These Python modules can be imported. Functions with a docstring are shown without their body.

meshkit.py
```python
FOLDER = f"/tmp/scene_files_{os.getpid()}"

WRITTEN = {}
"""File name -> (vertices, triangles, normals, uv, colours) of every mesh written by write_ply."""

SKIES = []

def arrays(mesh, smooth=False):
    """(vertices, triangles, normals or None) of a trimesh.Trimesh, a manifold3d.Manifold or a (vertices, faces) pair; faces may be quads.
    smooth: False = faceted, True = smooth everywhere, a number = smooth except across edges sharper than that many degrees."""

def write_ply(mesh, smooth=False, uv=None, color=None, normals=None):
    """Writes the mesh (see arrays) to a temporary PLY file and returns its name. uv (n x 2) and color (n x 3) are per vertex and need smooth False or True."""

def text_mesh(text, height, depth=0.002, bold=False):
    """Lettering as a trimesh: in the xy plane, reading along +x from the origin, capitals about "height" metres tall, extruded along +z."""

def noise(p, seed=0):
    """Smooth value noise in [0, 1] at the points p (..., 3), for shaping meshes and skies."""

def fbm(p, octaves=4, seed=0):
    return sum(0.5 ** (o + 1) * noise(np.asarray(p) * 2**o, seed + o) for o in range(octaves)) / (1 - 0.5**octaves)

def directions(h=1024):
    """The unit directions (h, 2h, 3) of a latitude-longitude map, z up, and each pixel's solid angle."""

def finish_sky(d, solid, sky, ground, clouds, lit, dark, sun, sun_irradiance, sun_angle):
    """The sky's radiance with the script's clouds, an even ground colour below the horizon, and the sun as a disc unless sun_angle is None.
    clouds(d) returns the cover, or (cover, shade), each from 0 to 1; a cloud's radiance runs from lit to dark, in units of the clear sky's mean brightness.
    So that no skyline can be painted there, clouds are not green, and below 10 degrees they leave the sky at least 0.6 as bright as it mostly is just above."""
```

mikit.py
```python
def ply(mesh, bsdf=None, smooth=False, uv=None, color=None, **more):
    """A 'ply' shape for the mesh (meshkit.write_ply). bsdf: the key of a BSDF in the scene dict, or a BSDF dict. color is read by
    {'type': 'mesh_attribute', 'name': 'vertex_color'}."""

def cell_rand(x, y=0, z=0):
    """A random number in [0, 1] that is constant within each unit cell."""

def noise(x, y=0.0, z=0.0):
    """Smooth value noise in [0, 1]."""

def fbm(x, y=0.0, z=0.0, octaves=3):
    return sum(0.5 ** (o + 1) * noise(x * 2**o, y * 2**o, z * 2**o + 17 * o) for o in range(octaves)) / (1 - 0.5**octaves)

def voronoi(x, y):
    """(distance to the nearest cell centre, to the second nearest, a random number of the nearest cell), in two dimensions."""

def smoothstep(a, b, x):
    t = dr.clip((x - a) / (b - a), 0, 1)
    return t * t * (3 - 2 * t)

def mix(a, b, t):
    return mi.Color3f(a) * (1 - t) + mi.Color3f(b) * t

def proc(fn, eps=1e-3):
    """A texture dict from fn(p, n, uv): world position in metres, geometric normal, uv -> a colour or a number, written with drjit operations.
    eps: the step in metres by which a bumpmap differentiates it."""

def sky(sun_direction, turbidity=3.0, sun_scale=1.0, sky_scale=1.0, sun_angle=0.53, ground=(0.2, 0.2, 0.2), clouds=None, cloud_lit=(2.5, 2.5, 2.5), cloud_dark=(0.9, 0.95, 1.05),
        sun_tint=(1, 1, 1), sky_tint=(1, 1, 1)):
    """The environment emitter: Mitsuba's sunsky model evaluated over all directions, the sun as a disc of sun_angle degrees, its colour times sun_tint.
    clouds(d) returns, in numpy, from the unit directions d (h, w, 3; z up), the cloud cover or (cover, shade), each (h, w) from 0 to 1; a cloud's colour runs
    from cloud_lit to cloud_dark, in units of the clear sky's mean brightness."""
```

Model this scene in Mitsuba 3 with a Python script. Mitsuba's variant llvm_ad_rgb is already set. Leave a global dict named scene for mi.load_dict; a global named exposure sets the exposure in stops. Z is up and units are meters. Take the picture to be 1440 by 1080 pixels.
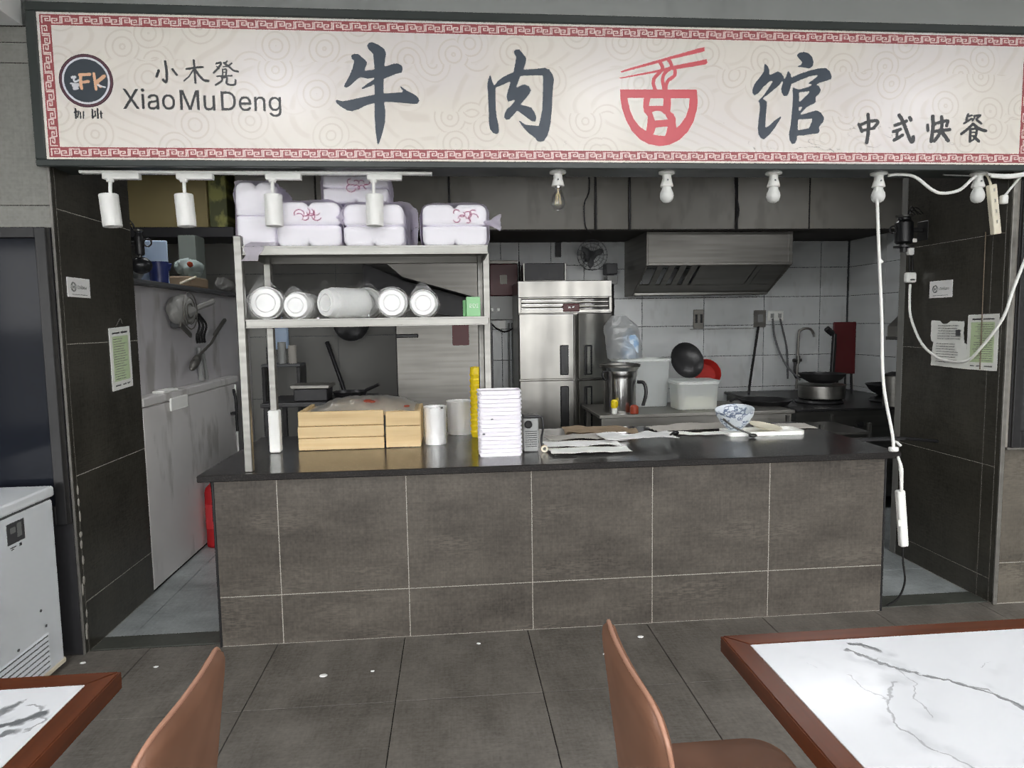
import math, random
import numpy as np
import trimesh
import drjit as dr
import mitsuba as mi
import mikit
import meshkit
from shapely.geometry import Polygon, LineString, Point, box as sbox
from shapely.ops import unary_union
from mikit import noise, fbm, voronoi, cell_rand, smoothstep, mix, proc

T = mi.ScalarTransform4f
rng = np.random.default_rng(7)
scene, labels = {}, {}

# ------------------------------------------------------------------ camera, sky, lamps, exposure
CAM_H = 1.5994
PITCH, ROLL, YAW, FOCAL_PX = 0.09037, -0.01527, 0.08827, 948.2
_f = np.array([math.sin(YAW) * math.cos(PITCH), math.cos(YAW) * math.cos(PITCH), -math.sin(PITCH)])
_r = np.array([math.cos(YAW), -math.sin(YAW), 0.0])
_u = np.cross(_r, _f)
_up = -math.sin(ROLL) * _r + math.cos(ROLL) * _u
scene['camera'] = {'type': 'perspective', 'fov_axis': 'x', 'fov': 2 * math.degrees(math.atan(720 / FOCAL_PX)), 'near_clip': 0.05,
                   'to_world': T().look_at(origin=[0, 0, CAM_H], target=[float(_f[0]), float(_f[1]), CAM_H + float(_f[2])], up=[float(v) for v in _up])}
exposure = 1.45
SKY_SCALE = 13.0          # overcast daylight that enters through the open rear side of the dining hall
HALL_LAMP = 9.0          # radiance of the ceiling panels of the dining hall
KITCHEN_FILL = 6.0       # radiance of the unseen fill lights added to brighten the kitchen
scene['sky'] = mikit.sky((0.3, -0.5, 0.8), turbidity=4.0, sun_scale=0.0, sky_scale=SKY_SCALE, ground=(0.25, 0.25, 0.25),
                         clouds=lambda d: np.ones(d.shape[:2]), cloud_lit=(1.6, 1.6, 1.6), cloud_dark=(1.3, 1.3, 1.35))
HALL_LAMPS = [(-1.4, 0.5), (1.4, 0.5), (4.4, 0.5), (-1.4, -2.4), (1.4, -2.4), (4.4, -2.4)]
KITCHEN_FILLS = [(-1.85, 4.85), (0.8, 4.9), (2.9, 4.9)]
HALL_CEILING = 3.6

# ------------------------------------------------------------------ helpers
def srgb(r, g, b):
    return [float((v / 255 / 12.92) if v / 255 < 0.04045 else ((v / 255 + 0.055) / 1.055) ** 2.4) for v in (r, g, b)]

def col(r, g, b):
    return mi.Color3f(*srgb(r, g, b))

def numbered(key):
    if key not in scene and key not in labels:
        return key
    n = 1
    while f'{key}_{n:03d}' in scene or f'{key}_{n:03d}' in labels:
        n += 1
    return f'{key}_{n:03d}'

_plies = {}
def add(name, mesh, bsdf, parent=None, smooth=False, label=None, cat=None, group=None, kind=None, uv=None, **more):
    """One entry of the scene."""
    key = numbered((parent + '__' if parent else '') + name)
    scene[key] = mikit.ply(mesh, bsdf, smooth=smooth, uv=uv, **more)
    note(key, label, cat, group, kind)
    return key

def add_shared(name, ply, parent, bsdf=None, to_world=None):
    key = numbered((parent + '__' if parent else '') + name)
    d = dict(ply)
    if bsdf: d['bsdf'] = {'type': 'ref', 'id': bsdf}
    if to_world is not None: d['to_world'] = to_world
    scene[key] = d
    return key

def note(key, label=None, cat=None, group=None, kind=None):
    d = {k: v for k, v in (('label', label), ('category', cat), ('group', group), ('kind', kind)) if v}
    if d: labels[key] = d

def thing(name, label, cat, group=None):
    key = numbered(name)
    note(key, label, cat, group)
    return key

_CH = None
def bx(x0, x1, y0, y1, z0, z1, ch=0.003):
    """A box with chamfered edges."""
    global _CH
    if _CH is None:
        pts = []
        for sx in (-1, 1):
            for sy in (-1, 1):
                for sz in (-1, 1):
                    for a in range(3):
                        pts.append([sx, sy, sz, a])
        P = np.array([[p[0] * (1 if p[3] == 0 else .8), p[1] * (1 if p[3] == 1 else .8), p[2] * (1 if p[3] == 2 else .8)] for p in pts])
        h = trimesh.convex.convex_hull(P)
        idx = [int(np.argmin(((P - v) ** 2).sum(1))) for v in h.vertices]
        _CH = (np.array(pts), np.array(idx)[h.faces])
    pts, f = _CH
    c = np.array([x0 + x1, y0 + y1, z0 + z1]) / 2
    hs = np.abs(np.array([x1 - x0, y1 - y0, z1 - z0])) / 2
    ch = min(ch, hs.min() * 0.9)
    v = np.zeros((24, 3))
    for a in range(3):
        on = pts[:, 3] == a
        v[:, a] = pts[:, a] * np.where(on, hs[a], hs[a] - ch)
    return trimesh.Trimesh(v + c, f, process=False)

def cat(*ms):
    ms = [m for x in ms for m in (x if isinstance(x, (list, tuple)) else [x])]
    return trimesh.util.concatenate(ms)

def spline(pts, n=8):
    """Catmull-Rom through the points."""
    p = np.array(pts, float)
    if len(p) < 3: return p
    q = np.vstack([2 * p[0] - p[1], p, 2 * p[-1] - p[-2]])
    out = []
    for i in range(1, len(q) - 2):
        for t in np.linspace(0, 1, n, endpoint=False):
            a, b, c_, d = q[i - 1], q[i], q[i + 1], q[i + 2]
            out.append(0.5 * ((2 * b) + (c_ - a) * t + (2 * a - 5 * b + 4 * c_ - d) * t * t + (3 * b - a - 3 * c_ + d) * t ** 3))
    out.append(p[-1])
    return np.array(out)

def tube(pts, r, sides=8, smooth_n=0, caps=True):
    p = spline(pts, smooth_n) if smooth_n else np.array(pts, float)
    n = len(p)
    r = np.broadcast_to(np.asarray(r, float), (n,)) if np.ndim(r) == 0 or len(r) == n else np.interp(np.linspace(0, 1, n), np.linspace(0, 1, len(r)), r)
    t = np.gradient(p, axis=0); t /= np.linalg.norm(t, axis=1, keepdims=True) + 1e-12
    a = np.cross(t[0], [0, 0, 1.0] if abs(t[0][2]) < 0.9 else [1.0, 0, 0]); a /= np.linalg.norm(a)
    V = []
    for i in range(n):
        a = a - t[i] * (a @ t[i]); a /= np.linalg.norm(a) + 1e-12
        b = np.cross(t[i], a)
        ang = np.arange(sides) * 2 * np.pi / sides
        V.append(p[i] + r[i] * (np.cos(ang)[:, None] * a + np.sin(ang)[:, None] * b))
    V = np.vstack(V)
    F = []
    for i in range(n - 1):
        for j in range(sides):
            k = (j + 1) % sides
            F += [[i * sides + j, i * sides + k, (i + 1) * sides + k], [i * sides + j, (i + 1) * sides + k, (i + 1) * sides + j]]
    if caps:
        V = np.vstack([V, p[0], p[-1]])
        for j in range(sides):
            k = (j + 1) % sides
            F += [[n * sides, k, j], [n * sides + 1, (n - 1) * sides + j, (n - 1) * sides + k]]
    return trimesh.Trimesh(V, F, process=False)

def lathe(profile, sides=32, at=(0, 0, 0), axis='z'):
    """Revolves (radius, height) pairs."""
    m = trimesh.creation.revolve(np.array(profile, float), sections=sides)
    if axis == 'y': m.apply_transform(trimesh.transformations.rotation_matrix(math.pi / 2, [1, 0, 0]))      # height runs towards -y
    if axis == 'x': m.apply_transform(trimesh.transformations.rotation_matrix(math.pi / 2, [0, 1, 0]))
    m.apply_translation(at)
    return m

def place(m, loc=(0, 0, 0), rz=0, rx=0, ry=0):
    m = m.copy()
    for ang, ax in ((rx, [1, 0, 0]), (ry, [0, 1, 0]), (rz, [0, 0, 1])):
        if ang: m.apply_transform(trimesh.transformations.rotation_matrix(math.radians(ang), ax))
    m.apply_translation(loc)
    return m

def extrude_xz(poly, y0, y1):
    """A shapely polygon drawn in (x, z), solid between y0 and y1."""
    ms = []
    for g in getattr(poly, 'geoms', [poly]):
        if g.is_empty or g.area < 1e-9: continue
        m = trimesh.creation.extrude_polygon(g, abs(y1 - y0), engine='earcut')
        v = m.vertices.copy()
        m.vertices = np.stack([v[:, 0], max(y0, y1) - v[:, 2], v[:, 1]], 1)
        ms.append(m)
    return cat(ms)

def extrude_yz(poly, x0, x1):
    ms = []
    for g in getattr(poly, 'geoms', [poly]):
        m = trimesh.creation.extrude_polygon(g, abs(x1 - x0), engine='earcut')
        v = m.vertices.copy()
        m.vertices = np.stack([min(x0, x1) + v[:, 2], v[:, 0], v[:, 1]], 1)
        ms.append(m)
    return cat(ms)

def extrude_xy(poly, z0, z1):
    ms = []
    for g in getattr(poly, 'geoms', [poly]):
        m = trimesh.creation.extrude_polygon(g, z1 - z0, engine='earcut')
        m.apply_translation([0, 0, z0]); ms.append(m)
    return cat(ms)

def hull(pts, r, n=2):
    """The hull of small spheres: a soft-edged solid."""
    s = trimesh.creation.icosphere(subdivisions=n, radius=r).vertices
    return trimesh.convex.convex_hull(np.vstack([s + np.array(p) for p in pts]))

def softbox(x0, x1, y0, y1, z0, z1, r, n=2):
    r = min(r, (x1 - x0) / 2 * .99, (y1 - y0) / 2 * .99, (z1 - z0) / 2 * .99)
    return hull([(x, y, z) for x in (x0 + r, x1 - r) for y in (y0 + r, y1 - r) for z in (z0 + r, z1 - r)], r, n)

def rrect(x0, x1, y0, y1, r):
    return sbox(x0 + r, y0 + r, x1 - r, y1 - r).buffer(r, quad_segs=5)

def grid_sheet(f, nu, nv, closed=False):
    """A sheet from f(u, v) -> (x, y, z), u and v in 0..1."""
    U, V = np.meshgrid(np.linspace(0, 1, nu), np.linspace(0, 1, nv), indexing='ij')
    P = np.stack(f(U, V), -1).reshape(-1, 3)
    i, j = np.meshgrid(np.arange(nu - 1), np.arange(nv - 1), indexing='ij')
    q = np.stack([i * nv + j, (i + 1) * nv + j, (i + 1) * nv + j + 1, i * nv + j + 1], -1).reshape(-1, 4)
    F = np.vstack([q[:, [0, 1, 2]], q[:, [0, 2, 3]]])
    return trimesh.Trimesh(P, F, process=False)

def thicken(m, t):
    n = np.array(m.vertex_normals)
    v, f = np.array(m.vertices), np.array(m.faces)
    k = len(v)
    e = np.sort(m.edges, axis=1)
    uq, idx, cnt = np.unique(e, axis=0, return_index=True, return_counts=True)
    be = np.array(m.edges)[idx[cnt == 1]]
    side = np.vstack([np.stack([be[:, 0], be[:, 0] + k, be[:, 1]], 1), np.stack([be[:, 1], be[:, 0] + k, be[:, 1] + k], 1)])
    return trimesh.Trimesh(np.vstack([v, v - n * t]), np.vstack([f, f[:, ::-1] + k, side]), process=False)

# ------------------------------------------------------------------ materials
def mat(name, base, rough=0.5, metal=0.0, spec=0.5, bump=None, bump_scale=0.0, two=True, **more):
    b = {'type': 'principled', 'base_color': base if isinstance(base, dict) else {'type': 'rgb', 'value': base},
         'roughness': rough if isinstance(rough, dict) else float(rough), 'metallic': float(metal), 'specular': float(spec), **more}
    if bump: b = {'type': 'bumpmap', 'arbitrary': bump, 'scale': float(bump_scale), 'bsdf': b}
    scene[name] = {'type': 'twosided', 'bsdf': b} if two else b
    return name

def plain(name, rgb, rough=0.5, **k):
    return mat(name, srgb(*rgb), rough, **k)

# a dark cement-look tile: base tone, streaky mottling, tone that changes from tile to tile, scuffs with a grain
def cement(lo, hi, ax, sx, sz, patch=0.0, tile=0.635):
    lo, hi = srgb(*lo), srgb(*hi)
    def fn(p, n, uv):
        q = {'y': (p.x, p.z), 'x': (p.y, p.z), 'z': (p.x, p.y)}[ax]
        a = fbm(q[0] * sx, q[1] * sz, 3.1, 4)
        b = fbm(q[0] * 90, q[1] * 90, 1.7, 2)
        w = noise(q[0] * 14, q[1] * 160, 5.0) * 0.5 + noise(q[0] * 160, q[1] * 14, 9.0) * 0.5
        t = dr.clip(0.5 + (a - 0.5) * 0.9 + (b - 0.5) * 0.5 + (w - 0.5) * 0.28, 0, 1)
        c = mix(lo, hi, t)
        if patch:
            m = smoothstep(0.5, 0.75, fbm(q[0] * 2.3 + 7, q[1] * 6.3, 2.0, 4)) * smoothstep(0.25, 0.8, noise(q[0] * 40, q[1] * 190, 2.0))
            c = mix(c, mi.Color3f(*hi) * 1.25, m * patch)
        return c
    return fn

mat('counter_tile_mat', proc(cement((56, 51, 46), (100, 94, 86), 'y', 4, 9, 0.4)), 0.45, spec=0.4)
mat('floor_tile_mat', proc(cement((86, 82, 76), (130, 125, 118), 'z', 9, 5, 0.15)), 0.42, spec=0.4)
mat('jamb_tile_mat', proc(cement((42, 41, 36), (70, 68, 61), 'x', 5, 5, 0.25)), 0.3, spec=0.4)
mat('front_tile_mat', proc(cement((118, 118, 112), (150, 150, 144), 'y', 3, 8)), 0.4, spec=0.4)
mat('front_low_tile_mat', proc(cement((66, 62, 56), (110, 104, 94), 'y', 3, 8, 0.4)), 0.4, spec=0.4)
mat('kitchen_slab_mat', proc(cement((132, 138, 138), (178, 184, 184), 'z', 5, 9, 0.2)), 0.4)
mat('threshold_mat', proc(cement((62, 65, 60), (82, 84, 78), 'z', 9, 9)), 0.4)
plain('grout_light_mat', (156, 152, 144), 0.8)
plain('grout_dark_mat', (44, 42, 39), 0.8)
plain('grout_kitchen_mat', (92, 96, 98), 0.8)

def whitish(a, b, ax='y', s=6.0, dirt=0.25, dirt_rgb=(120, 116, 104)):
    a, b, d = srgb(*a), srgb(*b), srgb(*dirt_rgb)
    def fn(p, n, uv):
        q = {'y': (p.x, p.z), 'x': (p.y, p.z), 'z': (p.x, p.y)}[ax]
        c = mix(a, b, fbm(q[0] * s, q[1] * s, 0.3, 3))
        return mix(c, d, smoothstep(0.58, 0.8, fbm(q[0] * s * 2.3 + 4, q[1] * s * 0.9, 8.0, 4)) * dirt)
    return fn
mat('kitchen_tile_mat', proc(whitish((196, 200, 200), (214, 217, 216), dirt=0.12)), 0.25)
mat('white_wall_mat', proc(whitish((186, 184, 186), (204, 202, 204), 'x', 2.5, 0.45)), 0.5)
mat('old_white_mat', proc(whitish((206, 204, 202), (220, 218, 216), 'x', 3, 0.4)), 0.4)
mat('bulkhead_mat', proc(whitish((128, 126, 119), (144, 142, 135), 'y', 3, 0.35, (96, 94, 86))), 0.45)
mat('soffit_grey_mat', proc(whitish((160, 164, 162), (178, 181, 178), 'y', 1.5, 0.3, (110, 114, 112))), 0.45)
plain('ceiling_mat', (226, 228, 226), 0.8)
plain('hall_wall_mat', (170, 170, 165), 0.8)
plain('dark_wall_mat', (116, 116, 112), 0.6)
plain('black_panel_mat', (44, 44, 46), 0.45)
plain('sign_frame_mat', (58, 64, 62), 0.35)
plain('black_plastic_mat', (24, 25, 27), 0.35)
plain('black_rubber_mat', (18, 18, 18), 0.6)
plain('black_metal_mat', (34, 34, 35), 0.35, metal=0.0)
plain('white_plastic_mat', (246, 247, 242), 0.35)
plain('white_enamel_mat', (238, 243, 246), 0.22, clearcoat=0.4)
plain('grey_plastic_mat', (150, 152, 150), 0.4)
plain('dark_grey_mat', (84, 86, 88), 0.45)
plain('olive_board_mat', (164, 150, 104), 0.6)
plain('dark_red_mat', (84, 34, 36), 0.4)
plain('red_mat', (176, 28, 34), 0.3, clearcoat=0.4)
plain('red_plastic_mat', (150, 36, 30), 0.35)
plain('yellow_mat', (240, 212, 30), 0.4)
plain('green_card_mat', (150, 206, 152), 0.5)
plain('green_side_mat', (108, 168, 110), 0.5)
plain('cream_plastic_mat', (232, 226, 204), 0.35)
plain('ink_mat', (70, 80, 92), 0.35)
plain('ink_dark_mat', (58, 60, 62), 0.35)
plain('emblem_red_mat', (226, 104, 112), 0.35)
plain('fret_dark_mat', (168, 86, 90), 0.35)
plain('fret_pale_mat', (246, 224, 218), 0.35)
plain('roundel_ring_mat', (126, 88, 98), 0.35)
plain('roundel_line_mat', (74, 46, 58), 0.35)
plain('roundel_white_mat', (232, 232, 238), 0.35)
plain('roundel_core_mat', (66, 74, 82), 0.35)
plain('peach_mat', (242, 196, 160), 0.35)
plain('paper_mat', (236, 238, 232), 0.7)
plain('paper_white_mat', (240, 240, 238), 0.7)
plain('paper_green_mat', (196, 214, 172), 0.7)
plain('print_grey_mat', (120, 122, 120), 0.7)
plain('print_dark_mat', (70, 70, 72), 0.7)
plain('print_red_mat', (170, 70, 76), 0.6)
plain('foam_print_mat', (168, 92, 122), 0.6)
plain('foam_mat', (248, 246, 252), 0.55, spec=0.4)
plain('ceramic_mat', (244, 245, 243), 0.2)
plain('blue_jug_mat', (46, 58, 116), 0.3)
plain('pale_blue_mat', (190, 210, 234), 0.5)
plain('newsprint_mat', (176, 172, 164), 0.8)
plain('brown_card_mat', (140, 122, 100), 0.8)
plain('sauce_mat', (150, 62, 40), 0.4)
plain('skin_rim_mat', (96, 40, 24), 0.3)
plain('copper_mat', (196, 120, 70), 0.3, metal=0.9)

def brushed(a, b, ax='y', sx=3.0, sz=60.0):
    a, b = srgb(*a), srgb(*b)
    def fn(p, n, uv):
        q = {'y': (p.x, p.z), 'x': (p.y, p.z), 'z': (p.x, p.y)}[ax]
        return mix(a, b, 0.5 * noise(q[0] * sx, q[1] * sz, 1.0) + 0.5 * fbm(q[0] * 4, q[1] * 4, 2.0, 3))
    return fn
mat('steel_mat', proc(brushed((128, 127, 122), (170, 169, 164))), 0.4, metal=1.0)
mat('dull_steel_mat', proc(brushed((126, 124, 119), (160, 158, 152))), 0.45, metal=0.9)
mat('fridge_steel_mat', proc(brushed((104, 103, 100), (176, 174, 168), 'y', 16.0, 1.2)), 0.3, metal=1.0, bump=proc(lambda p, n, uv: noise(p.x * 11, p.z * 1.3, 4.0), eps=4e-3), bump_scale=0.006)  # brushed grain whose wide upright streaks also paint in hall reflections
plain('chrome_mat', (206, 206, 204), 0.14, metal=1.0)
mat('dark_steel_mat', proc(brushed((66, 66, 64), (96, 96, 92))), 0.35, metal=0.7)

def granite(p, n, uv):
    s = fbm(p.x * 220, p.y * 220, p.z * 220, 2)
    return mix(srgb(30, 29, 29), srgb(64, 60, 58), smoothstep(0.5, 0.85, s) * 0.6 + 0.25 * fbm(p.x * 5, p.y * 5, 0.0, 3))
mat('granite_mat', proc(granite), 0.17, spec=0.6)

VEINS = [  # the dark veins of the two table tops: half width, strength, points
 (0.0075, 1.0, [(1.017, 1.614), (1.046, 1.591), (1.066, 1.566)]),
 (0.0045, 0.85, [(0.99, 1.578), (1.012, 1.539), (1.058, 1.477), (1.102, 1.442), (1.154, 1.394), (1.199, 1.344), (1.221, 1.293)]),
 (0.0035, 0.7, [(1.102, 1.442), (1.199, 1.364), (1.215, 1.277), (1.263, 1.233), (1.5, 1.1)]),
 (0.0035, 0.5, [(1.02, 1.422), (0.958, 1.369), (0.927, 1.316), (0.905, 1.256), (0.913, 1.207), (0.94, 1.163), (0.961, 1.108), (0.98, 1.058)]),
 (0.002, 0.35, [(0.926, 1.459), (0.926, 1.39), (0.946, 1.35)]),
 (0.002, 0.4, [(1.058, 1.477), (1.049, 1.406), (1.008, 1.343), (0.992, 1.271)]),
 (0.002, 0.3, [(1.264, 1.452), (1.307, 1.475)]), (0.002, 0.25, [(0.866, 1.527), (0.87, 1.496)]),
 (0.008, 0.9, [(-1.062, 1.499), (-1.021, 1.527), (-1.004, 1.553), (-0.997, 1.579)]),
 (0.011, 1.0, [(-1.029, 1.408), (-0.987, 1.472), (-0.953, 1.489), (-0.926, 1.513)]),
 (0.009, 0.9, [(-0.963, 1.434), (-0.955, 1.448), (-0.938, 1.451)]),
 (0.005, 0.6, [(-0.973, 1.552), (-0.943, 1.537), (-0.91, 1.49), (-0.912, 1.443)])]
def marble(p, n, uv):
    k = 0.03
    x = p.x + k * (fbm(p.x * 22, p.y * 22, 1.0, 4) - 0.5) + 0.012 * (fbm(p.x * 70, p.y * 70, 3.0, 2) - 0.5)
    y = p.y + k * (fbm(p.x * 22 + 9, p.y * 22 + 4, 2.0, 4) - 0.5) + 0.012 * (fbm(p.x * 70, p.y * 70, 8.0, 2) - 0.5)
    rough = 0.35 + 1.1 * noise(p.x * 45, p.y * 45, 5.0)
    t, haze = mi.Float(0), mi.Float(0)
    for hw, s, L in VEINS:
        d = mi.Float(9)
        for (ax, ay), (bx_, by_) in zip(L[:-1], L[1:]):
            ux, uy = bx_ - ax, by_ - ay
            q = dr.clip(((x - ax) * ux + (y - ay) * uy) / (ux * ux + uy * uy), 0, 1)
            d = dr.minimum(d, dr.square(x - ax - ux * q) + dr.square(y - ay - uy * q))
        d = dr.sqrt(d)
        t = dr.maximum(t, s * (1 - smoothstep(hw * 0.4 * rough, hw * 1.6 * rough, d)))
        haze = dr.maximum(haze, s * (1 - smoothstep(0.0, 0.05, d)))
    cloud = smoothstep(0.45, 0.7, fbm(p.x * 14, p.y * 14, 7.0, 4))
    c = mix(srgb(236, 239, 242), srgb(84, 88, 92), dr.clip(t, 0, 1) * 0.9)
    return mix(c, srgb(176, 180, 184), dr.clip(haze * cloud * 0.6, 0, 1))
mat('marble_mat', proc(marble), 0.16, spec=0.5)

def wood(dark, light, ax):
    dark, light = srgb(*dark), srgb(*light)
    def fn(p, n, uv):
        q = {'x': (p.x, p.y, p.z), 'y': (p.y, p.x, p.z), 'z': (p.z, p.x, p.y)}[ax]
        g = fbm(q[0] * 3, q[1] * 60, q[2] * 60, 4)
        r = noise(q[0] * 1.2, q[1] * 25 + 3 * noise(q[0] * 2, 1.0, 0.0), q[2] * 25)
        return mix(dark, light, dr.clip(0.55 * g + 0.45 * r, 0, 1))
    return fn
mat('frame_wood_x_mat', proc(wood((58, 28, 14), (112, 60, 34), 'x')), 0.28, clearcoat=0.5)
mat('frame_wood_y_mat', proc(wood((58, 28, 14), (112, 60, 34), 'y')), 0.28, clearcoat=0.5)
mat('crate_wood_mat', proc(wood((196, 164, 112), (236, 212, 166), 'x')), 0.6)
mat('crate_top_mat', proc(wood((168, 146, 112), (214, 196, 164), 'x')), 0.6)

def leather(p, n, uv):
    return mix(srgb(116, 81, 62), srgb(138, 100, 80), fbm(p.x * 9, p.y * 9, p.z * 9, 3))
def leather_grain(p, n, uv):
    return fbm(p.x * 260, p.y * 260, p.z * 260, 2)
mat('leather_mat', proc(leather), 0.42, bump=proc(leather_grain, eps=1e-3), bump_scale=0.0012)
plain('piping_highlight_mat', (174, 130, 108), 0.35)  # paler than the leather: the rim highlight is put into the colour

# the sign face: cream print with pale scroll clouds, a few hairline cracks of the film
def sign_face(p, n, uv):
    X, Z = p.x * 4.6, p.z * 4.6
    row = dr.floor(Z)
    sx = X + 0.5 * (row - 2 * dr.floor(row / 2))
    d1, d2, w = voronoi(sx, Z + 0.25 * noise(X, 0.0, 0.0))
    ring = smoothstep(0.72, 0.95, 0.5 + 0.5 * dr.cos(d1 * 44.0 + w * 6.0)) * (1 - smoothstep(0.34, 0.48, d1))
    scr = smoothstep(0.75, 0.97, 0.5 + 0.5 * dr.cos((X + 0.8 * dr.sin(Z * 2.2) + 1.2 * noise(X * 0.9, Z * 0.9, 3.0)) * 12.0)) * smoothstep(0.4, 0.5, d1)
    c = mix(srgb(250, 244, 233), srgb(246, 240, 236), smoothstep(0.35, 0.65, fbm(p.x * 1.3, p.z * 2.0, 1.0, 2)))
    c = mix(c, srgb(226, 216, 203), dr.clip(ring * 0.75 + scr * 0.45, 0, 1) * 0.65)
    rid = dr.abs(fbm(p.x * 3.5 + 0.6 * p.z, p.z * 11.0 + p.x * 2.0, 6.0, 4) - 0.5)
    zone = smoothstep(1.2, 1.5, p.x) * (1 - smoothstep(2.45, 2.7, p.x)) * (1 - smoothstep(2.52, 2.62, p.z)) + 0.4 * smoothstep(0.0, 0.2, p.x) * (1 - smoothstep(0.6, 0.8, p.x)) * (1 - smoothstep(2.46, 2.52, p.z))
    crack = (1 - smoothstep(0.0, 0.006, rid)) * zone * smoothstep(0.42, 0.6, noise(p.x * 13, p.z * 21, 2.0))
    return mix(c, srgb(120, 112, 100), dr.clip(crack, 0, 1) * 0.7)
mat('sign_face_mat', proc(sign_face), 0.24, spec=0.5)

# films and glass
scene['clear_film_mat'] = {'type': 'thindielectric', 'int_ior': 1.5}
scene['haze_film_mat'] = {'type': 'principledthin', 'base_color': {'type': 'rgb', 'value': [0.9, 0.91, 0.91]}, 'roughness': 0.12, 'spec_trans': 0.72, 'diff_trans': 0.9, 'eta': 1.5}
scene['violet_film_mat'] = {'type': 'principledthin', 'base_color': {'type': 'rgb', 'value': [0.93, 0.89, 0.98]}, 'roughness': 0.25, 'spec_trans': 0.4, 'diff_trans': 0.9, 'eta': 1.45}
scene['tub_plastic_mat'] = {'type': 'principledthin', 'base_color': {'type': 'rgb', 'value': [0.82, 0.85, 0.84]}, 'roughness': 0.3, 'spec_trans': 0.25, 'diff_trans': 0.9, 'eta': 1.45}
scene['bulb_glass_mat'] = {'type': 'dielectric', 'int_ior': 1.5}
mat('black_glass_mat', srgb(30, 33, 40), 0.08, spec=0.12)
plain('bulb_white_mat', (232, 234, 230), 0.4)
plain('filament_mat', (250, 236, 190), 0.4)

def blue_print(p, n, uv):
    k = fbm(p.x * 26, p.y * 26, p.z * 26, 3)
    m = smoothstep(0.5, 0.54, k) * (1 - smoothstep(0.58, 0.62, k)) + smoothstep(0.66, 0.7, k)
    return mix(srgb(226, 233, 238), srgb(70, 92, 128), dr.clip(m, 0, 1) * 0.85)
mat('blue_print_mat', proc(blue_print), 0.2)
def bag_print(p, n, uv):
    s = smoothstep(0.45, 0.55, noise(p.x * 30, p.z * 70, p.y * 30))
    return mix(srgb(150, 182, 214), srgb(206, 222, 236), s)
mat('blue_bag_mat', proc(bag_print), 0.4)

# ------------------------------------------------------------------ the setting
TILE = 0.635
FRONT = 3.37            # plane of the stall front

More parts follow.
